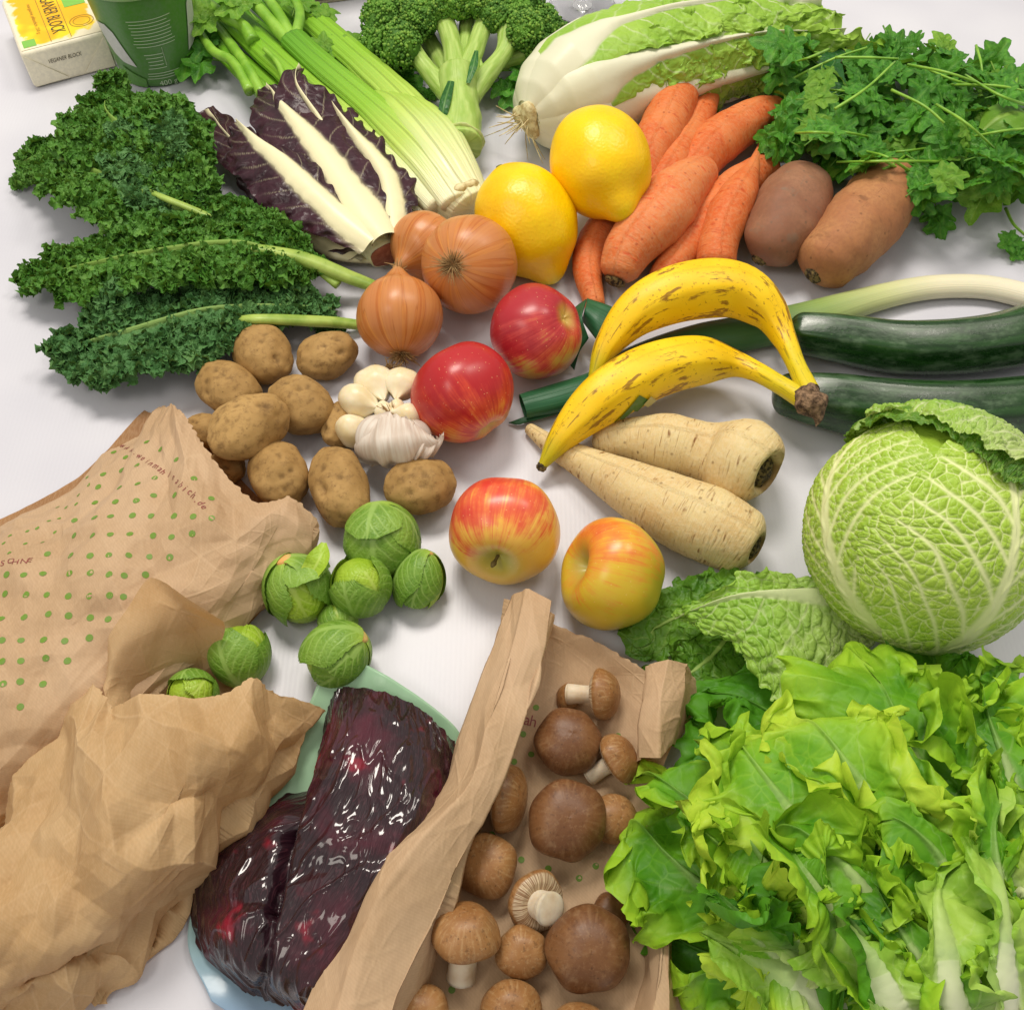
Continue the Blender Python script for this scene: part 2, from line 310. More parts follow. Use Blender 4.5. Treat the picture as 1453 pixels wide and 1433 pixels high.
# ---------------------------------------------------------------- round fruit
def ballpos(px, py, rpx, lift=0.0, zr=1.0):
    z = 0.03
    for _ in range(6): r = rpx*S(px, py, z); z = r*zr+lift
    return P(px, py, z), r
def apple(px, py, rpx, axis, mat, label, seed, lift=0.0, dim=0.34, stem=True, wid=1.0, squash=0.92, dw=0.36):
    c, r = ballpos(px, py, rpx, lift, squash)
    def prof(ph):
        s = r*(1-dim*np.exp(-(ph/dw)**2)-0.20*np.exp(-((PI-ph)/0.30)**2))
        return s*np.sin(ph)*wid*(1.0+0.03*np.cos(ph)), s*np.cos(ph)*squash
    def mod(ph, a): return 1+0.018*np.cos(5*a+seed)*(0.4+ph/PI)+0.03*noise(np.stack([np.sin(ph)*np.cos(a), np.sin(ph)*np.sin(a), np.cos(ph)], -1)*1.4+seed*3, seed)
    pc, V = revolve(c, axis, prof, 64, 72, mod)
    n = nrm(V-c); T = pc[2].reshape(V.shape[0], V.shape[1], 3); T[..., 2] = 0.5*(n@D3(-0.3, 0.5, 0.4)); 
    t = thing('apple', label, 'apple', (c[0], c[1], 0), 'apples')
    build('flesh', (pc[0], pc[1], T.reshape(-1, 3)), mat, t)
    if stem:
        ax = nrm(axis); q = c+ax*r*squash*(1-dim-0.02); e = nrm(np.cross(ax, (0.2, 0.9, 0.1)))
        s_, _, _ = sweep([q, q+ax*r*0.14+e*0.001, q+ax*r*0.30+e*r*0.06], [0.0014, 0.0012, 0.0013, 0.0021, 0.001], 14, 8, ends=False, up=e)
        build('stem', s_, MT_STEM, t)
    return t
apple(658, 558, 76, D3(-0.55, 0.80, -0.15), MT_AP_RED, 'deep red apple beside the broken garlic bulb', 1, wid=0.98)
apple(761, 471, 69, D3(-0.7, -0.25, -0.6), MT_AP_RED2, 'dusky crimson apple with a greenish lower side, touching the big onion', 2, wid=0.98)
apple(716, 752, 80, D3(-0.16, -0.64, 0.62), MT_AP_ORG, 'coral and yellow streaked apple with its stem facing the viewer', 3)
apple(868, 815, 80, D3(-0.9, 0.28, 0.36), MT_AP_YEL, 'golden yellow apple with its stem hollow turned to the left', 4, stem=False, dim=0.62, dw=0.40)
def lemon(px, py, rpx, tip, label, seed, lift, stretch=1.14, nip=0.16):
    c, r = ballpos(px, py, rpx, lift, 0.95)
    def prof(ph):
        z = np.cos(ph)*r*stretch; rr = r*np.sin(ph)**0.94
        e = np.exp(-((PI-ph)/0.34)**2); z = z-nip*r*e*1.0; e2 = np.exp(-(ph/0.25)**2); z = z+0.05*r*e2
        return rr*(1-0.10*np.exp(-((PI-ph-0.5)/0.25)**2)), z
    def mod(ph, a): return 1+0.035*noise(np.stack([np.sin(ph)*np.cos(a), np.sin(ph)*np.sin(a), np.cos(ph)], -1)*1.6+seed*5, seed)
    pc, V = revolve(c, -np.asarray(tip), prof, 72, 72, mod)
    t = thing('lemon', label, 'lemon', (c[0], c[1], 0), 'lemons'); build('peel', pc, MT_LEMON, t)
    q = V[0].mean(0); ax = -nrm(tip)
    s_, V2 = revolve(q, ax, lambda ph: (0.0032*np.sin(ph), 0.0012*np.cos(ph)), 10, 12, lambda ph, a: 1+0.2*np.cos(5*a)); build('stem_scar', s_, MT_LSTEM, t)
lemon(852, 232, 71, D3(0.28, -0.75, 0.25), 'bright yellow lemon resting on the carrots, highest of the fruit', 3, 0.030, 1.15, 0.22)
lemon(747, 315, 71, D3(0.42, -0.82, -0.1), 'bright yellow lemon lying between the big onion and the carrots', 8, 0.0, 1.15, 0.18)
def hairs(c, ax, n, r0, L, seed, down=0.0, th=0.0003, spread=1.0):
    rg = random.Random(seed); ax = nrm(ax); x = nrm(np.cross(ax, (0.3, 0.5, 0.8))); y = np.cross(ax, x); ps = []
    for i in range(n):
        a = rg.uniform(0, 2*PI); d = x*math.cos(a)+y*math.sin(a); l = L*rg.uniform(0.5, 1.2); s0 = c+d*r0*rg.uniform(0, 1)
        k = rg.uniform(0.2, 1.0)*spread; tw = np.array([rg.uniform(-1, 1) for _ in range(3)])
        p1 = s0+(ax*0.5+d*k*0.4+tw*0.2)*l*0.5; p2 = s0+(ax*0.6+d*k+tw*0.35)*l
        ps.append(sweep([s0, p1, p2], [th, th*0.9, th*0.4], 7, 4, ends=False, up=tw+0.01)[0])
    return ps
def onion(px, py, rpx, root, label, seed, lift=0.0, neck=0.02, roots=True, squash=0.94):
    c, r = ballpos(px, py, rpx, lift, 0.95); root = nrm(root)
    def prof(ph):      # phi 0 = root, pi = neck
        e = np.exp(-((PI-ph)/0.26)**2); s = r*(1-0.05*np.exp(-(ph/0.25)**2)); return np.maximum(s*np.sin(ph), 0.0035*e*np.minimum(1, (PI-ph)*60)), s*np.cos(ph)*squash-neck*e
    def mod(ph, a): return 1+0.03*noise(np.stack([np.sin(ph)*np.cos(a), np.sin(ph)*np.sin(a), np.cos(ph)], -1)*1.5+seed*5, seed)+0.004*np.cos(9*a+seed)*np.sin(ph)
    pc, V = revolve(c, root, prof, 64, 72, mod); t = thing('onion', label, 'onion', (c[0], c[1], 0), 'onions'); build('bulb', pc, MT_ONION, t)
    if roots:
        q = V[0].mean(0); ps = hairs(q, root, 130, r*0.15, r*0.24, seed, th=0.0004, spread=1.3)
        ps.append(revolve(q-root*0.0005, root, lambda ph: (r*0.12*np.sin(ph), 0.0015*np.cos(ph)), 10, 14)[0]); build('root_tuft', ps, MT_ROOT, t)
    q = V[-1].mean(0); build('neck', hairs(q+root*0.006, -root, 26, 0.003, 0.014, seed+5, th=0.0006, spread=0.5), MT_ROOT, t)
onion(603, 350, 50, D3(0.55, 0.6, -0.5), 'smaller onion half hidden behind the big one, against the celery foot', 3, neck=0.010, roots=False)
onion(666, 376, 69, D3(-0.32, -0.22, 0.88), 'largest tan onion with its root tuft facing the viewer', 1, 0.006)
onion(567, 450, 62, D3(0.06, -0.86, 0.2), 'glossy brown onion with roots pointing down at the garlic', 2, 0.0, neck=0.012)

# ---------------------------------------------------------------- swept roots
def rooty(name, label, cat, group, path, widths, mat, lift=0.0, seed=0, lump=((34, 0.09), (110, 0.035)), nu=72, nv=40, sec=None, flat=1.0, zs=None, endr=True, caps=None):
    """path of (px,py); widths half widths in px at the same stations (interpolated); lies at radius height plus lift"""
    n = len(path); pts = []; rr = []
    for i, (x, y) in enumerate(path):
        w = np.interp(i/(n-1), np.linspace(0, 1, len(widths)), widths); z = 0.02
        L = lift[i] if isinstance(lift, (list, tuple)) else lift
        for _ in range(4): r = w*S(x, y, z); z = r*flat+L
        pts.append(P(x, y, z)); rr.append(r)
    rl = crom(np.array([[np.interp(k, np.linspace(0, 1, len(widths)), widths)] for k in np.linspace(0, 1, len(widths))]), 100)[:, 0]
    sc = [S(x, y, 0.02) for x, y in path]
    def rad(u):
        w = np.interp(u, np.linspace(0, 1, 100), rl); r = w*np.interp(u, np.linspace(0, 1, n), sc)
        if endr:
            L = np.linalg.norm(np.diff(np.array(pts), axis=0), axis=1).sum(); e0 = max(rr[0]*0.75, 0.002)/L; e1 = max(rr[-1]*0.75, 0.002)/L
            a = np.clip(u/e0, 0, 1); b = np.clip((1-u)/e1, 0, 1); r = r*np.sqrt(np.maximum(1-(1-a)**2, 0))*np.sqrt(np.maximum(1-(1-b)**2, 0))
        return np.maximum(r, 1e-5)
    pc, V, fr = sweep(pts, rad, nu, nv, sec=sec, flat=flat, lump=lump, seed=seed)
    return pc, V, pts, rr
def root_thing(name, label, cat, group, path, widths, mat, crown=None, part='skin', **k):
    pc, V, pts, rr = rooty(name, label, cat, group, path, widths, mat, **k)
    if crown and crown.get('hollow'):
        R0 = rr[0]*1.02; d0 = nrm(pts[0]-pts[1]); c0 = pts[0]-d0*R0*0.75; d = nrm(d0+(-FW)*0.8); n = V-c0; k = nrm(n)@d; near = np.linalg.norm(n, axis=-1) < R0*1.5
        w = np.where(near, ss(0.80, 0.97, k), 0); V = V-d*(w*R0*crown['hollow'])[..., None]; pc = (V.reshape(-1, 3), pc[1], pc[2])
        crown = dict(crown, q=c0+d*R0*0.42, d=d)
    p0 = pts[len(pts)//2]
    if crown is None:
        return tag(build(name, pc, mat, loc=(p0[0], p0[1], 0)), label, cat, group)
    t = thing(name, label, cat, (p0[0], p0[1], 0), group); build(part, pc, mat, t)
    e = crown.get('end', 0); q = pts[0] if e == 0 else pts[-1]; d = nrm(q-(pts[1] if e == 0 else pts[-2])); r = rr[0 if e == 0 else -1]
    cr = crown.get('r', 0.4)*r
    if 'q' in crown: q = crown['q']; d = crown['d']; crown = dict(crown, **{'in': 0.0})
    s_, _ = revolve(q-d*cr*crown.get('in', 0.2), d, lambda ph: (cr*np.sin(ph), cr*crown.get('h', 0.5)*np.cos(ph)), 16, 20, lambda ph, a: 1+0.25*noise(np.stack([np.cos(a)*2, np.sin(a)*2, ph*2], -1), 3))
    build('crown', s_, MT_CROWN, t); return t
CG = 'carrots in the pile'
root_thing('carrot', 'short blunt carrot leaning on the chinese cabbage, furthest left at the top of the pile', 'carrot', CG, [(968, 120), (948, 165), (915, 235), (890, 290)], [25, 33, 31, 26], MT_CARROT, lift=[.022, .018, .012, .004], seed=1)
root_thing('carrot', 'slender orange carrot reaching up between two thicker ones', 'carrot', CG, [(1013, 118), (990, 170), (950, 240), (915, 300)], [15, 22, 27, 26], MT_CARROT, lift=[.016, .012, .012, .004], seed=2)
root_thing('carrot', 'upper right carrot whose blunt end touches the parsley', 'carrot', CG, [(1108, 152), (1060, 174), (1010, 210), (965, 260)], [18, 29, 32, 30], MT_CARROT, lift=[.012, .01, .006, .002], seed=3)
root_thing('carrot', 'reddish carrot lying under the pointed one', 'carrot', CG, [(1098, 232), (1050, 262), (1000, 312), (955, 372), (930, 405)], [20, 27, 31, 29, 18], MT_CARROT, lift=[.004, .002, 0, 0, 0], seed=4)
root_thing('carrot', 'thickest pale carrot with a dark crown beside the upper banana', 'carrot', CG, [(872, 400), (890, 358), (930, 312), (975, 262), (1003, 238)], [25, 38, 43, 33, 21], MT_CARROT2, crown={'end': 0, 'r': 0.62, 'in': 0.1, 'h': 0.5}, lift=[.004, .010, .016, .018, .018], seed=5)
root_thing('carrot', 'carrot with a thin pointed tip lying on top of the pile', 'carrot', CG, [(1081, 203), (1068, 238), (1044, 285), (1022, 332), (1015, 388)], [3, 11, 26, 29, 27], MT_CARROT, lift=[.024, .024, .018, .012, .004], seed=6)
root_thing('carrot', 'narrow curved carrot standing lowest at the left of the pile', 'carrot', CG, [(876, 300), (846, 345), (834, 385), (846, 440)], [24, 27, 21, 14], MT_CARROT, lift=0, seed=7)
root_thing('sweet_potato', 'smooth purplish sweet potato beside the pointed carrot', 'sweet potato', 'sweet potatoes', [(1143, 258), (1122, 300), (1097, 340), (1076, 370)], [38, 52, 50, 33], MT_SWEET1, crown={'end': 1, 'r': 0.35, 'in': 0.2, 'h': 0.6}, seed=11, lump=((30, 0.10), (90, 0.035)))
root_thing('sweet_potato', 'rough orange brown sweet potato half under the parsley', 'sweet potato', 'sweet potatoes', [(1268, 252), (1238, 300), (1192, 350), (1152, 392)], [36, 50, 52, 38], MT_SWEET2, crown={'end': 1, 'r': 0.35, 'in': 0.2, 'h': 0.6}, seed=12, lump=((30, 0.11), (100, 0.05)))
root_thing('parsnip', 'stout parsnip with a waist, upper one of the two', 'parsnip', 'parsnips', [(1098, 682), (1068, 664), (1018, 648), (960, 632), (890, 622), (840, 630)], [60, 64, 45, 42, 30, 22], MT_PARSNIP, crown={'end': 0, 'r': 0.42, 'in': 0.75, 'h': 0.5, 'hollow': 0.5}, seed=14, lump=((40, 0.05), (160, 0.02)))
root_thing('parsnip', 'long tapering parsnip with a dark hollow crown, lower one of the two', 'parsnip', 'parsnips', [(1078, 783), (1030, 756), (970, 730), (900, 695), (835, 660), (785, 633), (748, 606)], [42, 54, 50, 40, 27, 17, 8], MT_PARSNIP, crown={'end': 0, 'r': 0.5, 'in': 0.75, 'h': 0.5, 'hollow': 0.6}, seed=15, lump=((40, 0.04), (160, 0.02)))

# ---------------------------------------------------------------- potatoes
def potato(px, py, a, b, ang, label, seed, lift=0.0, dents=2):
    an = math.radians(ang); z = 0.02
    for _ in range(6): rb = b*S(px, py, z)*1.0; z = rb*0.92+lift
    c = P(px, py, z); L = P(px+a*math.cos(an), py-a*math.sin(an), z)-c; ra = np.linalg.norm(L)
    if abs(math.sin(an)) > 0.5: ra = rb*max(1.0, a/b*0.95)+0.35*(ra-rb*a/b)
    ax = nrm(L); up = np.array((0, 0, 1.0)); y = nrm(np.cross(ax, up)); z_ = np.cross(y, ax)
    ph = np.linspace(0, PI, 60); th = np.linspace(0, 2*PI, 56, endpoint=False); A, PH = np.meshgrid(th, ph); sp = np.sin(PH)**0.92
    n = np.cos(PH)[..., None]*ax+sp[..., None]*(np.cos(A)[..., None]*y+np.sin(A)[..., None]*z_)
    k = 1+0.11*noise(n*1.3+seed*3.1, seed)+0.035*noise(n*3.2+seed, seed+1)+0.01*noise(n*9, seed+2)
    V = np.cos(PH)[..., None]*ax*ra+sp[..., None]*(np.cos(A)[..., None]*y+np.sin(A)[..., None]*z_*0.92)*rb
    V = V*k[..., None]; rg = random.Random(seed); T = np.zeros(V.shape); n = nrm(n)
    for i in range(dents+2):
        d = D3(rg.uniform(-0.8, 0.8), rg.uniform(-0.5, 0.9), 0.8); q = 1-(n@d); V -= n*(np.exp(-q/0.012)*0.0016)[..., None]; T[..., 2] = np.maximum(T[..., 2], np.exp(-(q/0.004)**2)*0.6)
    pc = gridp(V+c, T, True)
    return tag(build('potato', pc, MT_POTATO, loc=(c[0], c[1], 0)), label, 'potato', 'potatoes')
potato(290, 612, 30, 26, 0, 'potato mostly hidden behind the paper bag edge, furthest left', 31)
potato(325, 553, 52, 38, -35, 'round potato at the upper left of the heap, below the kale', 32)
potato(374, 503, 46, 41, -50, 'potato touching the lowest kale leaf, topmost left of the heap', 33)
potato(464, 505, 43, 34, 22, 'dull potato alone under the bare kale stem', 34)
potato(426, 575, 47, 42, -20, 'potato with a small sprout eye between the brown onion and the heap', 35, 0.002)
potato(352, 606, 60, 44, 30, 'large greyish potato lying on top of the others', 36, 0.018)
potato(395, 672, 52, 42, -60, 'potato right behind the torn lip of the dotted bag', 37)
potato(318, 665, 30, 24, 0, 'potato in the shade at the mouth of the dotted bag', 38)
potato(482, 690, 66, 41, -72, 'long knobbly potato with a crack, directly above the sprouts', 39, 0.002, 3)
potato(484, 602, 38, 27, 70, 'potato peeping out behind the garlic', 40)
potato(597, 690, 50, 41, 8, 'potato tucked under the garlic, nearest to the coral apple', 41)

# ---------------------------------------------------------------- zucchini
m = Mt('zucchini_skin'); t_ = m.t(); st = m.n('TexNoise', {'Vector': m.scaled(t_, 5, 22, 1), 'Scale': 1.0, 'Detail': 4.0, 'Distortion': 0.4}).outputs[0]
fl = m.n('TexNoise', {'Vector': m.scaled(t_, 90, 60, 1), 'Scale': 1.0, 'Detail': 3.0}).outputs[0]
rub = m.n('TexNoise', {'Vector': m.scaled(t_, 11, 12, 1), 'Scale': 1.0, 'Detail': 6.0, 'Roughness': 0.7}).outputs[0]
c = m.mix(m.mr(st, 0.4, 0.65), '12330f', '22481a'); c = m.mix(m.mr(fl, 0.6, 0.75, 0, 0.5), c, '3f6a30'); c = m.mix(m.mr(rub, 0.48, 0.66, 0, 0.5), c, '5f7a58')
MT_ZUC = m.done(c, m.ramp(rub, [(0.4, 0.22), (0.65, 0.45)]), 0.5, coat=0.3, coatr=0.2, nor=m.bump(m.math('ADD', fl, rub), 0.15, 0.0008))
def zsec(A, U):
    a = (A+0.25) % (2*PI/6)-PI/6; return 0.75*(math.cos(PI/6)/np.cos(a))*1.04+0.25
for lab, path, wd, sd in (('dark zucchini nearest to the white leek', [(1115, 470), (1180, 478), (1270, 492), (1370, 490), (1460, 474), (1540, 440)], [30, 38, 41, 42, 43, 30], 1),
                          ('dark zucchini next to the savoy cabbage, under the banana stalk', [(1096, 556), (1160, 566), (1250, 580), (1350, 585), (1460, 578), (1560, 560)], [30, 44, 47, 47, 46, 30], 2)):
    root_thing('zucchini', lab, 'zucchini', 'zucchini', path, wd, MT_ZUC, seed=20+sd, sec=zsec, lump=((25, 0.02), (70, 0.006)), nu=90, nv=60, crown={'end': 1, 'r': 0.5, 'in': -0.1, 'h': 0.8}, part='skin')

# ---------------------------------------------------------------- leek
m = Mt('leek_shaft'); ln = m.n('TexNoise', {'Vector': m.scaled(m.t(), 0.7, 70, 1), 'Scale': 1.0, 'Detail': 4.0}).outputs[0]
c = m.ramp(m.t(0), [(0.0, 'eee6d2'), (0.30, 'ebe4c2'), (0.42, 'cbd092'), (0.55, '8fa65c'), (0.68, '47703f'), (0.85, '2c5537'), (1.0, '2b5a41')])
MT_LEEK = m.done(m.mix(m.mr(ln, 0.35, 0.7, 0, 0.35), c, m.mix(0.5, c, '2a4a20')), 0.4, 0.4, sss=0.1, nor=m.bump(ln, 0.25, 0.001))
m = Mt('leek_green_leaf'); ln = m.n('TexNoise', {'Vector': m.scaled(m.t(), 1, 50, 1), 'Scale': 1.0, 'Detail': 3.0}).outputs[0]
MT_LEEKG = m.done(m.mix(m.mr(ln, 0.3, 0.7), '1f5230', '336a48'), 0.38, 0.4, nor=m.bump(ln, 0.3, 0.0008), trans=0.1)
lk = thing('leek', 'long leek, white shaft at the right edge, cut green leaves under the bananas', 'leek', P(1130, 450))
pc, V, pts, rr = rooty('leek', '', '', '', [(1560, 448), (1470, 424), (1400, 408), (1320, 408), (1240, 424), (1150, 452), (1060, 472), (980, 488), (900, 515), (850, 545)], [22, 20, 19, 19, 21, 27, 28, 28, 26, 22], None, nu=90, nv=40, flat=0.8, lump=((60, 0.02),))
build('shaft', pc, MT_LEEK, lk)
pc, V, pts, rr = rooty('leek', '', '', '', [(900, 512), (850, 545), (800, 562), (742, 577)], [20, 23, 23, 20], None, nu=40, nv=36, flat=0.75, lump=((60, 0.03),), endr=False, lift=.004)
build('leaf', pc, MT_LEEKG, lk)
for i, r_ in enumerate(([[(815, 525, .004), (806, 515, .01), (800, 505, .012)], [(822, 500, .02), (808, 470, .03), (812, 445, .026)], [(835, 480, .025), (826, 450, .038), (832, 425, .03)]],
            [[(860, 500, .02), (868, 470, .03), (878, 440, .03)], [(845, 480, .024), (848, 455, .034), (858, 432, .034)], [(826, 455, .024), (830, 440, .034), (833, 424, .03)]],
            [[(722, 600, .002), (735, 602, .004), (745, 596, .002)], [(745, 592, .006), (765, 594, .007), (770, 588, .003)], [(800, 580, .006), (815, 580, .008), (820, 572, .003)]])):
    solid(build('leaf', gridp(sheet(r_, 20, 16)), MT_LEEKG, lk), 0.0012)

# ---------------------------------------------------------------- bananas
m = Mt('banana_peel'); t_ = m.t(); sp = m.n('TexNoise', {'Vector': m.scaled(t_, 7, 16, 1), 'Scale': 1.0, 'Detail': 5.0, 'Roughness': 0.65, 'Distortion': 0.3}).outputs[0]
s2 = m.noise(330, 3, rough=0.6); lo = m.noise(30, 2)
c = m.mix(m.mr(lo, 0.3, 0.7), 'e8bc06', 'f0ca1c'); c = m.mix(m.mr(sp, 0.545, 0.61, 0, 0.8), c, '7a4a16'); c = m.mix(m.mr(s2, 0.62, 0.68, 0, 0.6), c, '7a5012')
c = m.mix(m.mr(m.t(0), 0.02, 0.12, 0.75, 0), c, 'b4b420'); c = m.mix(m.mr(m.t(0), 0.78, 0.90, 0, 0.6), c, 'c6bf24')
MT_BAN = m.done(c, 0.42, 0.4, sss=0.1, nor=m.bump(m.math('ADD', s2, lo), 0.12, 0.0008))
m = Mt('banana_crown'); MT_BCR = m.done(m.mix(m.mr(m.noise(220, 5, rough=0.7), 0.35, 0.65), '3f2c1c', '93765a'), 0.85, nor=m.bump(m.noise(160, 5), 0.9, 0.003))
def bsec(A, U):
    k = 5; a = (A+0.55) % (2*PI/k)-PI/k; w = ss(0.0, 0.1, U)*(1-0.5*ss(0.75, 0.85, U)); return 1+w*0.42*((math.cos(PI/k)/np.cos(a))-0.93)
bn = thing('banana_bunch', 'two speckled ripe bananas joined at one dark brown stalk end', 'bananas', P(960, 520))
BA = ([(841, 538), (862, 490), (905, 442), (970, 415), (1040, 412), (1088, 440), (1112, 478), (1130, 518), (1148, 556)], [7, 21, 33, 39, 40, 34, 19, 13, 15], [.02, .026, .032, .034, .032, .03, .034, .04, .042])
BB = ([(770, 660), (800, 617), (852, 567), (915, 530), (980, 513), (1035, 515), (1072, 527), (1108, 547), (1146, 570)], [7, 24, 36, 39, 38, 33, 17, 13, 15], [.012, .016, .022, .022, .018, .014, .026, .036, .04])
BANV = []
for i, (pa, wd, lf) in enumerate((BA, BB)):
    pc, V, pts, rr = rooty('b', '', '', '', pa, wd, None, lift=lf, seed=50+i, sec=bsec, lump=((20, 0.03),), nu=110, nv=60, endr=False)
    b_ = build('banana', pc, MT_BAN, bn); BANV.append(V)
    q = pts[0]; d = nrm(pts[0]-pts[1]); s_, _ = revolve(q+d*0.001, d, lambda ph: (0.0042*np.sin(ph), 0.0042*np.cos(ph)), 12, 14, lambda ph, a: 1+0.3*noise(np.stack([np.cos(a)*2, np.sin(a)*2, ph*2], -1), 5+i))
    build('blossom_end', s_, MT_CROWN, b_)
crp = [P(1138, 552, .052), P(1150, 570, .05), P(1160, 590, .046), P(1158, 606, .042)]
s_, V, _ = sweep(crp, [0.008, 0.0115, 0.012, 0.005, 0.0001], 40, 36, flat=0.8, lump=((180, 0.30), (420, 0.12)), seed=4, ends=True); build('crown', s_, MT_BCR, bn)

# ---------------------------------------------------------------- stamps on surfaces
def stamp(V, px, py, verts2, faces, scale, ang=0.0, off=0.0003, closed=False):
    """lay a small flat print on grid V where it shows at (px,py); verts2 in units, scaled to metres"""
    nrmv = stamp.cache.get(id(V))
    if nrmv is None:
        N = grid_normal(V, closed); N = np.where((np.einsum('...k,...k->...', N, CAM-V) < 0)[..., None], -N, N); nrmv = (proj(V).reshape(-1, 2), V.reshape(-1, 3), N.reshape(-1, 3)); stamp.cache[id(V)] = nrmv; stamp.keep.append(V)
    pr, vv, nn = nrmv
    d = np.hypot(pr[:, 0]-px, pr[:, 1]-py); cand = np.where(d < d.min()+4)[0]; k = cand[np.argmin(np.linalg.norm(vv[cand]-CAM, axis=1))]
    near = np.argsort(((vv-vv[k])**2).sum(1))[:9]; n = nrm(nn[near].mean(0)); c = vv[near].mean(0)
    x = RT-n*(RT@n); x = nrm(x); y = np.cross(n, x); a = math.radians(ang); x, y = x*math.cos(a)+y*math.sin(a), -x*math.sin(a)+y*math.cos(a)
    v = c+(verts2[:, :1]*x+verts2[:, 1:2]*y)*scale
    loc = np.argsort(((vv-c)**2).sum(1))[:400]; kk = loc[np.argmin(((v[:, None]-vv[loc][None])**2).sum(-1), axis=1)]; nk = nn[kk]
    v = v-nk*(((v-vv[kk])*nk).sum(-1))[:, None]+nk*off
    return (v, faces, None)
stamp.cache = {}; stamp.keep = []
def textmesh(s, size=1.0):        # glyph outlines of the built-in font as verts2 and triangles
    cu = bpy.data.curves.new('lettering', 'FONT'); cu.body = s; cu.size = size; cu.align_x = 'CENTER'; cu.align_y = 'CENTER'; cu.resolution_u = 3
    ob = bpy.data.objects.new('lettering', cu); SC.collection.objects.link(ob); dg = bpy.context.evaluated_depsgraph_get(); me = ob.evaluated_get(dg).to_mesh()
    me.calc_loop_triangles(); v = np.array([q.co[:2] for q in me.vertices]); f = np.array([tuple(q.vertices) for q in me.loop_triangles]); adv = ob.dimensions[0]
    ob.evaluated_get(dg).to_mesh_clear(); bpy.data.objects.remove(ob); bpy.data.curves.remove(cu)
    return v, f
def flatmat(name, c, rough=0.6):
    m = Mt(name); return m.done(m.mix(m.mr(m.noise(300, 2), 0.3, 0.7), c, m.mix(0.15, c, '808080')), rough)
MT_STK = flatmat('sticker_green', '3f6a24', 0.4); MT_STKW = flatmat('sticker_cream', 'b8b070', 0.4)
sq = np.array([(-1, -1), (1, -1), (1, 1), (-1, 1)], float)
def rect(w, h, n=6):
    X, Y = np.meshgrid(np.linspace(-w, w, n), np.linspace(-h, h, 3), indexing='ij'); f = [(i*3+j, (i+1)*3+j, (i+1)*3+j+1, i*3+j+1) for i in range(n-1) for j in range(2)]
    return np.stack([X.ravel(), Y.ravel()], -1), np.array(f)
v2, f2 = rect(1.0, 0.45)
st_ = build('sticker', stamp(BANV[1], 905, 594, v2, f2, 0.0145, 36, 0.0012, True), MT_STK, bn)
v3, f3 = rect(0.33, 0.4, 3); build('sticker_field', stamp(BANV[1], 928, 580, v3, f3, 0.0125, 36, 0.0020, True), MT_STKW, st_)
